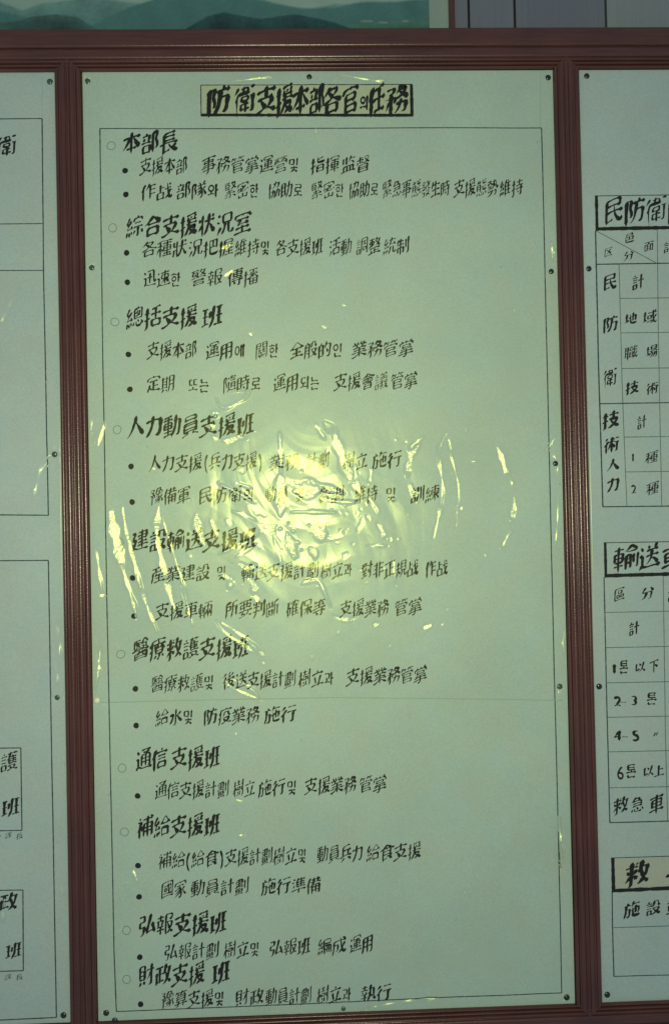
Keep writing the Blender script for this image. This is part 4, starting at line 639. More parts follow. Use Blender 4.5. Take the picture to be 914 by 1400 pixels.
# landscape picture: one flat print, its colours laid down as a painting on a fine grid
def srgb(c): c = np.array(c)/255.; return np.where(c < .04045, c/12.92, ((c+.055)/1.055)**2.4)
pic = empty('landscape_picture', (-.15, .024, .9))
tag(pic, 'long printed picture of misty green mountains hanging above the notice board', 'picture')
PY = .024
xr = float(board((586,20), PY)[0,0]); xl = -1.02
zt = 1.22; zb = .862
nx, nz = 700, 190
xs = np.linspace(xl, xr, nx); zs = np.linspace(zb, zt, nz); X, Z = np.meshgrid(xs, zs)
pu = 457.0+0*X; o0 = board([(0,0),(914,0)], PY); pu = (X-o0[0,0])/(o0[1,0]-o0[0,0])*914      # horizontal survey pixel
zq = board((300,0), PY)[0,1]; z40 = board((300,40), PY)[0,1]; pv = (zq-Z)/(zq-z40)*40            # vertical survey pixel
def prof(pts, seed, a1=.9, a2=.5):
    p = np.array(pts, float); y = np.interp(pu, p[:,0], p[:,1])
    r = np.random.default_rng(seed)
    for k in range(8):
        wl = 90/(1.7**k); y = y + a1*(.62**k)*np.sin(pu/wl*6.28+r.uniform(0,6.28)) * a2
    return y
N1 = Value(16, .05, 1, 31)(X, Z)/.008; N2 = Value(40, .012, 1, 33)(X, Z)/.0019*.5+Value(60, .003, 1, 35)(X, Z)/.0005*.35+np.random.default_rng(5).normal(0,.35,X.shape)
def lay(col, line, c_top, c_bot, depth, soft=3.2, tex=.16):
    m = np.clip((pv-line)/soft+.5, 0, 1)[...,None]
    t = np.clip((pv-line)/depth, 0, 1)[...,None]
    c = srgb(c_top)*(1-t)+srgb(c_bot)*t
    c = c*np.clip(1+tex*N1[...,None]*.4+tex*N2[...,None]*.45, .4, 1.8)
    return col*(1-m)+c*m
col = np.ones(X.shape+(3,))*srgb((122,144,138))
col = col*(1+.06*(N1[...,None]*.3)) * (1-.0006*np.clip(-pv,0,300)[...,None])
col = lay(col, prof([(-200,-14),(0,2),(30,14),(60,3),(130,-3),(230,10),(330,-22),(360,2),(410,13),(450,6),(545,10),(600,-6)],1), (88,122,118), (76,110,110), 26)
col = lay(col, prof([(-200,10),(0,14),(60,30),(120,36),(170,11),(250,-16),(300,-10),(350,0),(400,12),(450,11),(480,4),(540,2),(612,-4)],2), (64,102,102), (62,98,100), 28, tex=.09)
col = lay(col, prof([(-200,40),(0,50),(400,60),(460,34),(500,33),(560,28),(612,30)],4), (66,106,98), (50,88,80), 10, 3, .15)
pk = np.clip(1-np.abs(pv-30.5-1.2*np.sin(pu/9))/1.6, 0, 1)*(np.sin(pu/11)+np.sin(pu/4.3) > .2)*((pu > 470)&(pu < 560))
col = col*(1-.5*pk[...,None])+srgb((150,160,135))*.5*pk[...,None]
col = lay(col, prof([(-200,24),(-60,28),(0,31),(20,28),(42,22),(75,19),(105,24),(120,33),(135,42),(180,60),(612,60)],5), (56,84,84), (42,66,66), 20, 1.0, .25)
col = lay(col, prof([(-200,60),(230,60),(250,38),(275,24),(302,17),(330,22),(352,26),(372,23),(400,20),(425,24),(455,33),(480,42),(520,60),(700,60)],6), (38,68,74), (26,48,54), 22, 1.2, .3)
V = np.c_[X.ravel(), np.full(X.size, PY), Z.ravel()]
a = (np.arange(nz-1)[:,None]*nx+np.arange(nx-1)[None]).ravel()
mp, nt, pp = mat('printed_landscape', (.2,.2,.2), .5, .3)
at = node(nt, 'ShaderNodeAttribute', attribute_name='print_colour')
gn = noise(nt, 500, 2, .6); gr = ramp(nt, gn.outputs[0], [(.3,(.9,.9,.9)),(.7,(1,1,1))])
nt.links.new(mul(nt, at.outputs['Color'], gr.outputs[0]), pp.inputs['Base Color'])
po = mesh('print', V, np.c_[a, a+1, a+nx+1, a+nx], mp, pic)
ca = po.data.color_attributes.new('print_colour', 'FLOAT_COLOR', 'POINT')
PICK = 1.15
ca.data.foreach_set('color', np.c_[np.clip(col.reshape(-1,3)*PICK,0,1), np.ones(X.size)].astype(np.float32).ravel())
V, F = box(xr+.0002, wx(612.8,.02), PY-.0005, PY+.004, zb, zt); mesh('margin', V, F, M_MARGIN, pic, False)['label'] = 'pale blank margin'
V, F = box(xl, xr, PY+.001, PY+.005, zb, zt); mesh('backing_card', V, F, M_MARGIN, pic)

# ------------------------------------------------------------------ the board
brd = empty('display_board', (0, 0, -.86))
tag(brd, 'long wall-mounted notice board with fluted dark red-brown lacquered wooden frame', 'notice board')
V, F = box(-1.30, 1.30, 0.0, .018, -.858, .866); mesh('backing_panel', V, F, M_BACK, brd)

def arc_profile(beads):
    """beads: (u0, u1, base, height) -> polyline (u, proud)"""
    P = []
    for u0, u1, b, hh, kind in beads:
        k = 9
        for i in range(k+1):
            t = i/k
            if kind == 'bead': y = b+hh*(1-(2*t-1)**2)
            elif kind == 'slab':
                e = .0045/(u1-u0); d = min(t, 1-t)
                y = b+hh*(math.sqrt(max(0, 1-(1-min(1, d/e))**2)))
            P.append((u0+(u1-u0)*t, y))
        if kind == 'slab':                                            # more points at the rounded edges
            e = .0045/(u1-u0); Q = []
            ts = [e*(1-math.cos(a*math.pi/12)) for a in range(7)]; ts = ts+[1-x for x in reversed(ts)]
            P = P[:-(k+1)]+[(u0+(u1-u0)*t, b+hh*math.sqrt(max(0, 1-(1-min(1, min(t,1-t)/e))**2))) for t in ts]
    return P
# rail profile from the bottom (near the sheets) upwards; proud heights from the backing board
RAILP = [(.0000,.0055,.0080,.0040,'bead'),(.0058,.0115,.0100,.0036,'bead'),(.0118,.0175,.0112,.0036,'bead'),
         (.0181,.0355,.0115,.0036,'slab'),(.0368,.0690,.0115,.0050,'slab')]
def extrude_x(prof_, x0, x1, z_of, name, m, parent):
    P = [(prof_[0][0], -.001)]+prof_+[(prof_[-1][0], -.001)]
    n = 60; V = []; F = []
    for i in range(n+1):
        x = x0+(x1-x0)*i/n
        for u, y in P: V.append((x, -y, z_of(u)+.0006*math.sin(x*3.1)))
    k = len(P)
    for i in range(n):
        for j in range(k-1):
            a = i*k+j; f = (a, a+1, a+k+1, a+k); F.append(f)
    for i in (0, n): F.append(tuple(i*k+j for j in range(k)))
    o = mesh(name, V, F, m, parent, smooth=False); fix(o); return o
def fix(o, ang=50):
    import bmesh
    bm = bmesh.new(); bm.from_mesh(o.data); bmesh.ops.recalc_face_normals(bm, faces=bm.faces)
    for e in bm.edges: e.smooth = not (len(e.link_faces) == 2 and e.calc_face_angle(0) > math.radians(ang))
    for f in bm.faces: f.smooth = True
    bm.to_mesh(o.data); bm.free()
rp = arc_profile(RAILP)
top = extrude_x(rp, -1.30, 1.30, lambda u: .8005+u, 'top_rail', M_RAIL, brd)
bot = extrude_x(rp, -1.30, 1.30, lambda u: -.7875-u, 'bottom_rail', M_RAIL, brd)
POSTP = [(.0000,.0060,.0100,.0020,'bead'),(.0063,.0088,.0112,.0008,'bead'),(.0091,.0170,.0112,.0022,'bead'),(.0173,.0196,.0115,.0008,'bead'),
         (.0199,.0236,.0115,.0012,'bead'),(.0239,.0318,.0112,.0022,'bead'),(.0321,.0348,.0112,.0009,'bead'),(.0351,.0425,.0100,.0020,'bead')]
pp_ = arc_profile(POSTP)
def post(x0, z0=-.7875, z1=.8005):
    w = POSTP[-1][1]
    P = [(0, -.001)]+pp_+[(w, -.001)]
    n = 70; V = []; F = []; k = len(P)
    for i in range(n+1):
        for u, y in P:
            pk = (.5-abs(u/w-.5))*w*.95
            za, zb_ = z0-pk, z1+pk
            t = i/n; z = za+(zb_-za)*t
            V.append((x0+u+.0008*math.sin(z*2.3+x0*9), -y-.0016, z))
    for i in range(n):
        for j in range(k-1):
            a = i*k+j; F.append((a, a+1, a+k+1, a+k))
    for i in (0, n): F.append(tuple(i*k+j for j in range(k)))
    o = mesh('post', V, F, M_POST, brd); fix(o); return o
for x0 in (-.4432, .4003, -1.287, 1.2445): post(x0)

# ------------------------------------------------------------------ wrinkles of the plastic over the sheets (survey of the creases)
S = []
def cr(pts, w, k=1.0, tex=0.0): S.append((pts, w, k, tex))
cr([(316,113),(345,110),(378,105)], 2.0); cr([(464,103),(485,108),(510,112),(532,113)], 2.0)
cr([(304,342),(312,336),(321,337)], 4.5, 1, .5); cr([(307,379),(314,373),(323,369)], 3.6, 1, .3)
cr([(471,317),(471.5,320)], 1.6); cr([(439,447),(446,450)], 2.2); cr([(466,418),(473,420)], 1.8); cr([(340,457),(346,461)], 2); cr([(328,645),(334,646)], 1.5)
cr([(296,545),(299,555),(308,560),(322,553),(336,545),(342,536),(332,532),(318,537)], 1.8, 1, .4)
cr([(290,566),(296,562),(302,566),(297,572),(291,569)], 2.6, 1, .8); cr([(288,580),(294,586)], 3)
cr([(300,602),(315,604),(325,597),(338,600)], 3, 1, .8); cr([(290,597),(305,604)], 2)
cr([(125,573),(126,582),(126,592)], 1.7); cr([(143,578),(141,590),(134,610)], 3.0); cr([(136,588),(130,607)], 1.5)
cr([(431,580),(436,590),(445,601)], 2.2); cr([(443,578),(456,590),(462,612),(470,638),(480,656),(492,674)], 4.6)
cr([(382,592),(384,625),(384,655)], 2.4, 1.02, .3); cr([(383,650),(385,680),(383,705)], 6.0, 1, .3)
cr([(396,661),(420,658),(436,664),(450,668),(471,675)], 3.2, 1, .5); cr([(402,672),(425,672),(440,668)], 7, 1, .6)
cr([(398,700),(430,700),(463,701)], 1.7); cr([(436,682),(470,687),(492,686)], 2.0)
cr([(424,722),(436,730),(446,736)], 7.5, 1, .8); cr([(448,737),(462,735),(470,727)], 3.0, 1, .3)
cr([(497,706),(494,716),(488,729)], 2.6, 1, .3); cr([(500,705),(507,712)], 1.6); cr([(515,716),(521,724),(527,736)], 3.2, 1, .6)
cr([(500,680),(512,690),(519,705)], 2, 1, .4); cr([(318,699),(340,706),(357,715)], 2.0); cr([(338,690),(352,700),(360,712)], 2.4)
cr([(352,708),(366,716),(374,728)], 8.0, 1, .6); cr([(300,757),(322,748),(344,738),(356,728)], 1.8); cr([(322,762),(338,752),(352,742)], 1.6)
cr([(374,734),(381,755),(385,775)], 2.0); cr([(392,728),(398,748),(405,765)], 4.6, 1, .9); cr([(424,750),(432,756),(430,764)], 5, 1, 1)
cr([(152,700),(157,725),(163,752),(168,778)], 7.2, 1, .2); cr([(166,772),(176,802),(185,832),(188,846)], 2.6); cr([(168,693),(172,720),(178,750),(192,800),(208,846),(216,864)], 2.6, .97, .3)
cr([(218,692),(214,716),(217,744),(222,772),(231,802),(238,832)], 3.8, 1, .2); cr([(222,704),(232,738),(245,780),(256,822),(264,856)], 1.8, .97)
cr([(134,752),(137,785),(141,813)], 2.4); cr([(136,815),(146,812)], 2); cr([(138,884),(136,915),(131,945)], 2.2, .96)
cr([(268,703),(271,722),(279,744)], 4.6, 1, 1.2); cr([(288,711),(296,731)], 2.6, .98, .5); cr([(309,711),(318,716)], 3, 1, .4)
cr([(609,593),(600,612),(601,640),(604,665),(601,695),(596,718),(591,737)], 2.1); cr([(611,601),(618,630),(625,658),(625,690),(622,720)], 1.5)
cr([(679,611),(686,630),(694,652)], 3.6); cr([(697,657),(699,664)], 2.2, 1, .6); cr([(701,680),(702,698),(697,712)], 3.8, 1, 1.2); cr([(698,725),(690,738),(683,750)], 1.8, 1, .4)
cr([(759,596),(750,610),(742,620)], 1.6); cr([(760,677),(760,712),(757,752)], 1.6); cr([(752,332),(754,346),(757,360)], 2.6, 1, .6)
cr([(770,858),(768,880),(769,898)], 1.7); cr([(763,1115),(765,1150),(764,1188)], 1.7, 1); cr([(767,1150),(766,1168)],1.5)
cr([(573,608),(563,618),(557,634),(556,652)], 3.4, 1, .8); cr([(578,598),(566,606),(558,616)], 2); cr([(560,662),(566,680),(574,668)], 3.5, 1, 1)
cr([(296,848),(312,868),(334,884),(356,895)], 2.1); cr([(303,852),(322,862),(342,878),(360,896)], 2.1); cr([(354,890),(361,896)], 3)
cr([(304,926),(320,941),(340,951),(357,956)], 1.7); cr([(312,926),(335,935),(350,946),(358,956)], 1.6)
cr([(326,1141),(331,1139),(337,1142),(333,1145)], 2.0, 1); cr([(183,1186),(186,1198),(190,1206)], 2.6, .95)
cr([(492,1381),(520,1372),(548,1367),(600,1362)], 1.7, 1, .2); cr([(345,1382),(375,1380),(410,1385)], 1.8, 1, .3)
cr([(577,858),(592,854)], 3.2, 1, .2); cr([(470,764),(474,756)], 3.2); cr([(322,1001),(323,1006)], 1.5); cr([(322,1092),(334,1095)], 2, .97)
cr([(455,842),(478,850),(490,836)], 2, .97, .4); cr([(414,795),(425,792)], 1.3); cr([(500,746),(530,746)], 1.3); cr([(536,760),(540,800)], 1.6, .96)
cr([(300,786),(318,792),(312,806)], 3, 1, .6); cr([(328,770),(340,778),(352,772)], 3.4, 1, 1); cr([(340,790),(350,800),(346,812)], 4, 1, .8); cr([(350,812),(352,826)], 3, .97, .4)
cr([(412,798),(436,792),(452,830)], 2, .97, .3); cr([(642,631),(654,631)], 1.3); cr([(690,1045),(694,1046)], 1.3); cr([(114,104),(120,112)], 1.8)
cr([(300,662),(330,676),(350,690)], 1.7, 1, .3); cr([(322,660),(345,668)], 1.8); cr([(486,636),(484,660)], 1.8, .97); cr([(508,640),(504,662)], 2.2, .97, .4)
_r = np.random.default_rng(11)
for i in range(70):                                      # small flecks where the film is creased
    x, y = _r.normal(430, 115), _r.normal(700, 75)
    if not (150 < x < 730 and 545 < y < 930): continue
    a = _r.uniform(0, 3.14); l = _r.uniform(1, 7)
    cr([(x, y), (x+l*math.cos(a), y+l*math.sin(a))], _r.uniform(1.2, 2.4), _r.uniform(.93, 1.0), .4)
cc_ = [board((px, py))[0] for px, py in ((400,700),(345,735),(520,700))]
centre = [(cc_[0][0], cc_[0][1], .22, .16, .026, .080)]
for i in range(26):                                      # stray flecks over the rest of the sheet
    x, y = _r.uniform(140, 750), _r.uniform(120, 1370); a = _r.uniform(1.0, 2.4); l = _r.uniform(0, 9)
    cr([(x, y), (x+l*math.cos(a)+.1, y+l*math.sin(a))], _r.uniform(.8, 1.3), _r.uniform(.88, .98), .3)
FC = Film(-.3985, .3988, -.7868, .7995, .0015, S, centre, 5, .010)

notice = empty('notice_sheet', (0, -BASE, -.787))
tag(notice, 'tall centre notice headed by a tan title strip, long handwritten list under wrinkled glossy plastic', 'notice')
sheet_mesh(FC, 'laminated_paper', M_PAPER_C, notice)
lines_each([([(137.6,177.5),(330,178),(560,176.5),(738.6,176.5)],1.3), ([(738.6,176.5),(741.2,280),(745,450),(747.5,560),(751,717),(756.3,937),(761,1127),(766,1355.5)],1.5),
       ([(766,1355.5),(569,1363),(340,1373.5),(160,1381)],1.3), ([(160,1381),(157,1300),(150.2,960),(147,820),(144.4,645),(141.2,465),(139,285),(137.6,177.5)],1.5)],
      FC, 'border_line', M_LINE, notice)
lines_each([([(737,99),(737,176)],.9)], FC, 'pencil_line', M_PENCIL, notice)
lines_each([([(133,960),(250,957),(450,953),(650,955),(768,957)],1.1)], FC, 'fold_line', M_FOLD, notice, label='faint fold line across the sheet')
# title strip
patch([(275,118.5),(560,118.5),(560,158),(275.5,160)], FC, 'title_strip', M_PLATE, notice, .0003, (150, 24), 'tan pasted title strip')
lines_each([([(275.5,161),(275,118.5)],1.2), ([(275,118.5),(562,117.5)],1.1), ([(276,159.3),(563.5,159.5)],4.0), ([(561.3,117.5),(562.2,161)],4.4)], FC, 'title_border', M_INK, notice, lift=.0005, label='black title border, thick at the foot and right')
tl = [('防',300,33),('衛',335,31),('支',364,29),('援',389,25),('本',411,25),('部',433,23),('各',453.5,27),('官',478.5,24),('의',496.5,14),('任',514,24),('務',542,32)]
letters_each([(c, x, 139.5 if c != '의' else 144, w*1.02, (42 if c != '의' else 24), .16 if c != '의' else .15) for c, x, w in tl], FC, 'title_character', M_INK, notice, lift=.00065)

HEAD = [
 [('本部長',168,244,198,197)],
 [('綜合支援状況室',173,344,312,307)],
 [('總括支援',173,271,436,434),('班',276,306,434,434)],
 [('人力動員支援班',174,348,584,582)],
 [('建設輸送支援班',180,351,740,738)],
 [('醫療救護支援班',182,341,888,885)],
 [('通信',186,230,1038,1037),('支援班',234,302,1036,1035)],
 [('補給支援班',188,302,1130,1127)],
 [('弘報支援班',190,311,1263,1260)],
 [('財政支援',190,281,1332,1330),('班',290,316,1329,1328)]]
for row in HEAD:
    for t, a, b, y0, y1 in row: letters(run(t, a, b, y0, y1, 30.5, .136), FC, 'heading_text', M_INK, notice)
ITEM = [
 [('支援本部',192,257,229,229),('事務管掌運營및',276,409,228,227),('指揮',424,464,228,227),('监督',466,506,227,226)],
 [('作战',193,236,264,264),('部隊와',241,300,263,262),('緊密한',307,354,262,262),('協助로',366,414,262,261),('緊密한',425,470,262,261),('協助로',476,517,262,260),('緊急事態發生時',522,614,260,260),('支援態勢',619,679,259,259),('維持',681,714,259,258)],
 [('各種狀況把握',194,320,342,340),('維持및',321,369,340,340),('各支援班',376,442,340,339),('活動',449,481,340,339),('調整',486,520,338,338),('統制',523,559,338,338)],
 [('迅速한',196,248,382,383),('警報',261,305,381,381),('傳播',311,354,381,381)],
 [('支援本部',202,270,480,480),('運用에',281,335,481,481),('關한',349,381,480,480),('全般的인',396,468,480,479),('業務管掌',480,565,479,477)],
 [('定期',201,240,526,526),('또는',257,287,527,527),('隨時로',305,357,526,525),('運用되는',373,437,525,524),('支援會議',456,530,523,522),('管掌',533,570,522,521)],
 [('人力支援',203,277,634,633),('(兵力支援)',279,359,632,631),('業務',367,410,633,632),('計劃',418,450,631,631),('樹立',468,502,631,631),('施行',508,549,630,629)],
 [('豫備軍',206,261,679,678),('民防衛의',272,347,678,677),('動員',362,394,677,677),('및',402,416,677,676),('各調',434,470,677,676),('維持',484,516,676,676),('및',526,541,676,676),('訓練',560,600,677,675)],
 [('産業建設',207,288,786,783),('및',296,310,783,783),('輸送支援計劃',330,436,783,780),('樹立과',438,481,780,779),('對非正規战',493,571,780,777),('作战',580,611,778,777)],
 [('支援車輛',213,291,836,834),('所要判斷',308,382,833,832),('確保等',391,445,832,831),('支援業務',464,531,832,831),('管掌',538,576,831,829)],
 [('醫療救護및',207,293,935,932),('後送支援計劃',305,405,930,928),('樹立과',408,456,927,927),('支援業務管掌',473,583,925,922)],
 [('給水및',213,265,981,979),('防疫業務',279,355,979,977),('施行',361,406,977,975)],
 [('通信支援計劃',212,314,1080,1078),('樹立',319,349,1077,1077),('施行및',353,406,1077,1075),('支援業務',416,487,1074,1072),('管掌',490,528,1072,1071)],
 [('補給(給食)',217,307,1176,1171),('支援計劃樹立및',308,419,1171,1168),('動員兵力',433,496,1167,1165),('給食支援',500,575,1165,1162)],
 [('國家',221,256,1215,1214),('動員計劃',261,341,1213,1210),('施行準備',357,439,1211,1209)],
 [('弘報計劃',225,300,1300,1298),('樹立및',306,355,1297,1296),('弘報班',368,425,1295,1292),('編成',434,473,1293,1291),('運用',477,510,1290,1289)],
 [('豫算支援및',221,307,1365,1363),('財政',322,361,1362,1361),('動員計劃',363,426,1361,1359),('樹立과',433,480,1358,1357),('執行',492,535,1356,1355)]]
for row in ITEM:
    for t, a, b, y0, y1 in row: letters(run(t, a, b, y0, y1, 23.5, .112), FC, 'item_text', M_INK, notice)
for x, y in ((153,201),(155,313),(158,441),(161,588),(164,741),(166,894),(168,1049),(171,1136),(174,1270),(174,1337)):
    disc(x, y, 5.9, FC, 'open_circle_mark', M_RING, notice, r_in=5.1)
for x, y in ((172,235),(173,267.5),(174,347),(175,387),(176.5,485.5),(178.5,533),(180,638),(181.5,686.5),(182,790),(184,842),(186,941),(187,991),(189,1087),(189.5,1182),(191,1224.5),(192,1306.5),(193,1371)):
    disc(x, y, 3.9, FC, 'round_dot_mark', M_INK, notice)

# ------------------------------------------------------------------ right-hand notice
SR = []
def cr2(pts, w, k=1.0, tex=0.0): SR.append((pts, w, k, tex))
cr2([(905,599),(912,600)], 1.8, .97); cr2([(884,1278),(888,1284)], 3, .95); cr2([(850,205),(856,211)], 2, .94)
FR = Film(.4445, 1.2430, -.7868, .7995, .0040, SR, None, 21, .006)
nr = empty('notice_sheet', (.84, -BASE, -.787))
tag(nr, 'right-hand notice with ruled tables under black-barred headings, partly cut off', 'notice')
sheet_mesh(FR, 'laminated_paper', M_PAPER, nr)
patch([(835,1174),(1300,1160),(1300,1198),(836,1214)], FR, 'title_strip', M_PLATE_PINK, nr, .0003, (60,8), 'beige pasted title strip')
lines_each([([(811,269.5),(914,268),(1300,264)],1.1), ([(833,1171.5),(914,1169),(1300,1157)],1.1), ([(823,742),(914,740.5),(1300,735)],1.1)], FR, 'title_border', M_LINE, nr, lift=.0005)
lines_each([([(813,269),(814,317)],4.2), ([(812,314.5),(914,312.5),(1300,306)],5.0), ([(825,741.5),(826,789.5)],4.0), ([(824,787),(914,784.5),(1300,776)],5.0),
       ([(835.3,1171),(836.3,1218)],4.6), ([(834,1216),(914,1212.5),(1300,1198)],5.0)], FR, 'title_border', M_INK, nr, lift=.0006, label='thick black bars beside and below the headings')
lines_each([([(812,317),(816,500),(822,693)],1.9), ([(822,693),(914,692),(1300,688)],1.6), ([(813,362.5),(914,361),(1300,356)],1.6), ([(818,552.5),(914,551),(1300,547)],1.5),
       ([(823.5,789),(827,950),(831.5,1123.5)],1.6), ([(831.5,1123.5),(914,1121),(1300,1110)],1.5), ([(834.5,1217),(835,1265),(837,1333)],1.6), ([(837,1333),(914,1331),(1300,1318)],1.2)],
      FR, 'table_line', M_LINE, nr)
fine = [([(813,317),(896,361.5)],1.0), ([(896,316),(897.5,460),(902,692)],1.0), ([(844,362),(848,520),(854.5,692)],1.0),
        ([(904,787),(905.5,885),(907,1000),(910,1121)],1.0), ([(835,1266.5),(914,1264),(1300,1252)],1.0)]
for y, x in ((409,846),(456,847),(504.5,848),(598,851),(645.5,853)): fine.append(([(x,y),(914,y-.8),(1300,y-5)],1.0))
for y, x in ((837,825),(885,826),(933,827.5),(980,829),(1027,830),(1076,831)): fine.append(([(x,y),(914,y-1.8),(1300,y-9)],1.0))
lines_each(fine, FR, 'table_line', M_LINE_FINE, nr, label='fine grey-green table rules')
B = .105
letters_each([('民',837,290,28,38,.125),('防',866,290,30,38,.125),('衛',895,289,31,38,.12),('隊',925,289,30,38,.12)], FR, 'title_character', M_INK, nr)
letters_each([('輸',854,763,38,38,.125),('送',885,762,30,36,.135),('車',916,763,30,36,.15)], FR, 'title_character', M_INK, nr)
letters_each([('救',869,1193,37,36,.15),('一',922,1194,30,30,.17)], FR, 'title_character', M_INK, nr, lift=.0007)
letters_each([('邑',858,327,15,15,B),('面',884.5,338.5,14,15,B),('区',829.5,346,12,13,B),('分',857,351,16,14,B),('計',912,339,17,17,B)], FR, 'table_character', M_INK, nr)
letters_each([('民',832,387,20,24,.13),('防',833,444,21,24,.12),('衛',832,517.5,20,26,.13)], FR, 'table_character', M_INK, nr)
letters_each([('技',833,575,25,25,.13),('術',834,609,22,23,.13),('人',836,636,20,18,.13),('力',836,663,19,21,.15)], FR, 'table_character', M_INK, nr)
letters_each([('計',870,387,18,23,.13),('地',860,437,18,17,.12),('域',886,435,21,20,.11),('職',860.5,483,20,20,.12),('場',888.5,482,17,19,.12),('技',862,531,20,19,.13),('術',889.5,532,17,18,.12),
         ('計',875,578,14,21,.12),('1',863,626,16,18,.13),('種',888.5,626,18,17,.12),('2',864,669,16,17,.10),('種',889.5,668.5,18,18,.12)], FR, 'table_character', M_INK, nr)
letters_each([('區',844.5,813,16,19,.11),('分',883,811,20,19,.12),('計',864.5,859,16,21,.13),('計',918,813,17,19,.13),('1',838,914,20,21,.16),('톤',850.5,912,15,20,.14),('以',872.5,912,16,16,.12),('下',891.5,911,13,19,.12),
         ('2',842,958,22,19,.12),('~',850,958.5,13,13,.09),('3',864,957,22,19,.12),('톤',888.5,955,17,19,.13),('4',842,1005,23,22,.13),('~',852,1005.5,13,13,.09),('5',866,1005,23,21,.13),('〃',894,1003,11,9,.12),
         ('6',846,1055,22,27,.13),('톤',860.5,1053.5,17,21,.14),('以',883.5,1054,16,17,.12),('上',898.5,1053,15,17,.13),('救',846.5,1100,23,25,.13),('急',869,1099,19,23,.12),('車',895,1098.5,21,28,.125)], FR, 'table_character', M_INK, nr)
letters_each([('施',861.5,1242,24,23,.13),('設',890.5,1240,22,22,.13),('車',919,1240,22,22,.13)], FR, 'table_character', M_INK, nr)

# ------------------------------------------------------------------ left-hand notice
SL = []
def cr3(pts, w, k=1.0, tex=0.0): SL.append((pts, w, k, tex))
cr3([(22,404),(12,424),(2,448)], 2.4, .96); cr3([(45,678),(54,650),(64,634),(76,622)], 2.2, .96); cr3([(35,672),(42,655)], 1.8, .95)
cr3([(60,516),(63,520)], 2); cr3([(82,852),(81.5,880),(83,905)], 2.0, .97); cr3([(80,905),(78,940)], 1.8, .96); cr3([(87.5,1040),(90,1062),(91,1088)], 1.7)
cr3([(86,1205),(86,1225)], 2.4, .94); cr3([(4,1230),(6,1260)], 2.6, .93); cr3([(12,723),(14,725)], 1.6)
FL = Film(-1.2445, -.4445, -.7868, .7995, .0030, SL, None, 41, .007)
nl = empty('notice_sheet', (-.84, -BASE, -.787))
tag(nl, 'left-hand notice of ruled boxes and few characters, mostly cut off', 'notice')
sheet_mesh(FL, 'laminated_paper', M_PAPER, nl)
lines_each([([(-400,168),(0,164.5),(59,164)],1.4), ([(59,164),(61,372),(67.5,705)],1.6), ([(-400,309),(0,307.5),(60.5,307)],1.2), ([(-400,372),(0,371),(61,371)],1.2), ([(-400,706),(0,704),(67.5,704.5)],1.5),
       ([(-400,770),(0,766.5),(67.5,766)],1.4), ([(67.5,766),(71.5,1000),(78.5,1389)],1.6), ([(78.5,1389),(0,1392.5),(-400,1406)],1.5)], FL, 'border_line', M_LINE, nl)
lines_each([([(-200,1026),(0,1022),(30,1021.5)],1.4), ([(30,1021.5),(31.5,1134)],1.6), ([(31.5,1134),(0,1134.5),(-200,1139)],1.4),
       ([(-200,1219),(0,1215.5),(33,1215)],1.4), ([(33,1215),(33.5,1325)],1.6), ([(33.5,1325),(0,1326),(-200,1331)],1.4)], FL, 'box_line', M_LINE, nl)
lines_each([([(59,106),(59,163)],.9)], FL, 'pencil_line', M_PENCIL, nl)
letters_each([('防',-16,203,27,28,.14),('衛',11,202,29,31,.135)], FL, 'heading_character', M_INK, nl)
letters_each([('救',-13,1043,26,28,.13),('護',14,1041,25,29,.13),('班',16.5,1103,27,27,.12)], FL, 'heading_character', M_INK, nl)
letters_each([('財',-14,1234,26,26,.14),('政',13.5,1232,27,27,.13),('班',20.5,1298,24,23,.12)], FL, 'heading_character', M_INK, nl)
letters_each([('人',-1,1140,9,8,.11),('課',13,1141,10,9,.08),('長',28,1142,10,9,.09)], FL, 'small_character', M_INK_GREY, nl)
letters_each([('課',12.5,1334,10,9,.08),('長',28,1334,10,9,.09)], FL, 'small_character', M_INK_GREY, nl)

# ------------------------------------------------------------------ tacks
def tack_meshes():
    k = 24; ring = [(0.0050, 0), (0.0054, .0006), (.0053, .0011), (.0046, .0019), (.0032, .0026), (.0016, .0029)]
    V = []; F = []
    for r, y in ring:
        for i in range(k):
            t = 2*math.pi*i/k; V.append((r*math.cos(t), -y, r*math.sin(t)))
    V.append((0, -.0030, 0))
    for j in range(len(ring)-1):
        for i in range(k): F.append((j*k+i, j*k+(i+1) % k, (j+1)*k+(i+1) % k, (j+1)*k+i))
    b = (len(ring)-1)*k
    for i in range(k): F.append((b+i, b+(i+1) % k, len(V)-1))
    F.append(tuple(reversed(range(k))))
    P = []; G = []
    for y in (0.0, .009):
        for i in range(8):
            t = 2*math.pi*i/8; rr = .0006 if y == 0 else .00025; P.append((rr*math.cos(t), y, rr*math.sin(t)))
    for i in range(8): G.append((i, (i+1) % 8, 8+(i+1) % 8, 8+i))
    return V, F, P, G
TV, TF, PV, PG = tack_meshes()
_cache = {}
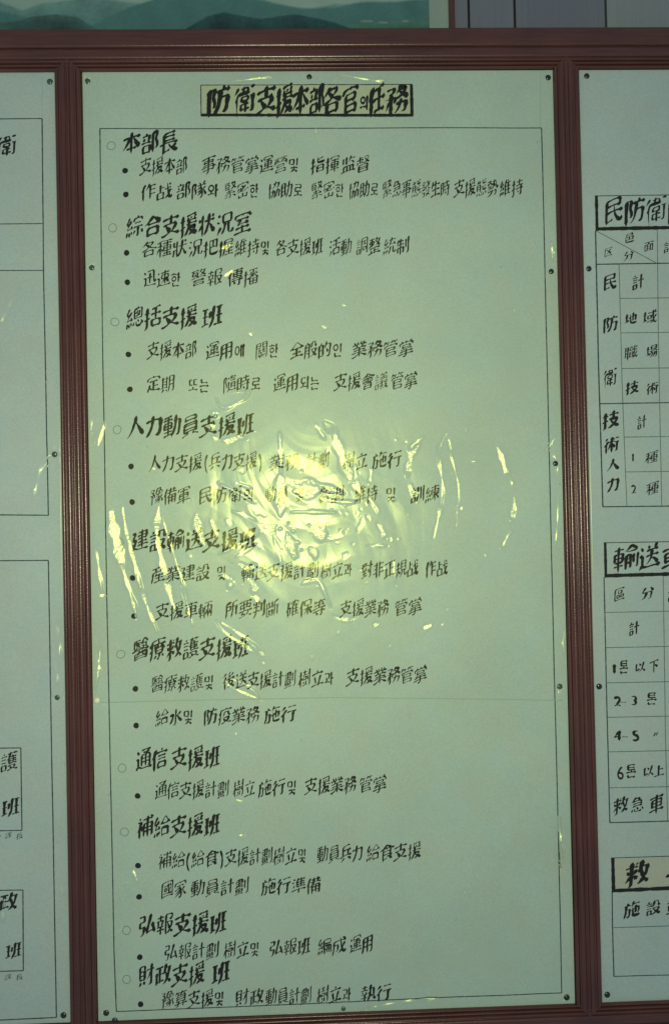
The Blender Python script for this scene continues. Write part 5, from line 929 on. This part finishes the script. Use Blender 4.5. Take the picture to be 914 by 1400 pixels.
def tack(px, py, film, m, label, sc=1.0):
    x, z = board((px, py))[0]
    h, hx, hz = film.at(np.array([x]), np.array([z]))
    y = -BASE-float(h[0])-.0002
    e = empty('tack', (x, y, z))
    if m.name not in _cache:
        a = mesh('head', TV, TF, m, None); fix(a, 60); b = mesh('pin', PV, PG, M_PIN, None)
        _cache[m.name] = (a.data, b.data); A, Bb = a, b
    else:
        A = bpy.data.objects.new('head', _cache[m.name][0]); Bb = bpy.data.objects.new('pin', _cache[m.name][1]); C.objects.link(A); C.objects.link(Bb)
    A.parent = e; Bb.parent = e
    e.scale = (sc, sc, sc); e.rotation_euler = (random.uniform(-.12,.12), random.uniform(0,6), random.uniform(-.12,.12))
    tag(e, label, 'tack', 'round tacks pinning the notices to the board')
D_, G_, P_ = M_TACK, M_TACK_GREEN, M_TACK_GLARE
tack(69.5,113.5,FL,G_,'grey-green tack in the top right corner of the left-hand notice',.95)
tack(76,621.5,FL,G_,'tack on the left-hand notice\'s right margin, level with its upper box\'s lower half',.9)
tack(79.5,953,FL,G_,'pale grey tack low on the left-hand notice\'s right margin, above the boxed characters',.8)
tack(88,1386,FL,D_,'dark tack in the bottom right corner of the left-hand notice',.95)
tack(120.5,112.5,FC,G_,'grey-green tack in the top left corner of the centre notice',.95)
tack(422.5,107,FC,D_,'dark tack at the middle of the centre notice\'s top edge, above the title strip',.85)
tack(747.5,108,FC,D_,'black tack in the top right corner of the centre notice',.9)
tack(126.5,367,FC,G_,'grey-green tack on the centre notice\'s left margin beside the second list section',.9)
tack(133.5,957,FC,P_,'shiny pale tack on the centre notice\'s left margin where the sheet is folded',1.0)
tack(146,1383,FC,D_,'dark tack in the bottom left corner of the centre notice',.95)
tack(158,1393,FC,D_,'dark tack half on the wooden rail under the centre notice\'s bottom left corner',.95)
tack(469,1377,FC,G_,'dull tack at the middle of the centre notice\'s bottom edge',.7)
tack(773,1362,FC,D_,'black tack in the bottom right corner of the centre notice',.95)
tack(752,372,FC,D_,'dark tack on the centre notice\'s right margin just below a short white glint',.85)
tack(757.5,634,FC,D_,'dark tack on the centre notice\'s right margin, middle height beside the fluted post',.85)
tack(763.5,938,FC,G_,'grey-green tack on the centre notice\'s right margin near the end of the fold',.9)
tack(800,106,FR,D_,'dark tack in the top left corner of the right-hand notice',.9)
tack(803,368.5,FR,D_,'dark tack on the right-hand notice\'s left margin beside the diagonal-ruled cell',.9)
tack(817,938,FR,D_,'black tack on the right-hand notice\'s left margin beside the rows of figures',.95)
tack(828,1358,FR,D_,'dark tack in the bottom left corner of the right-hand notice',.95)
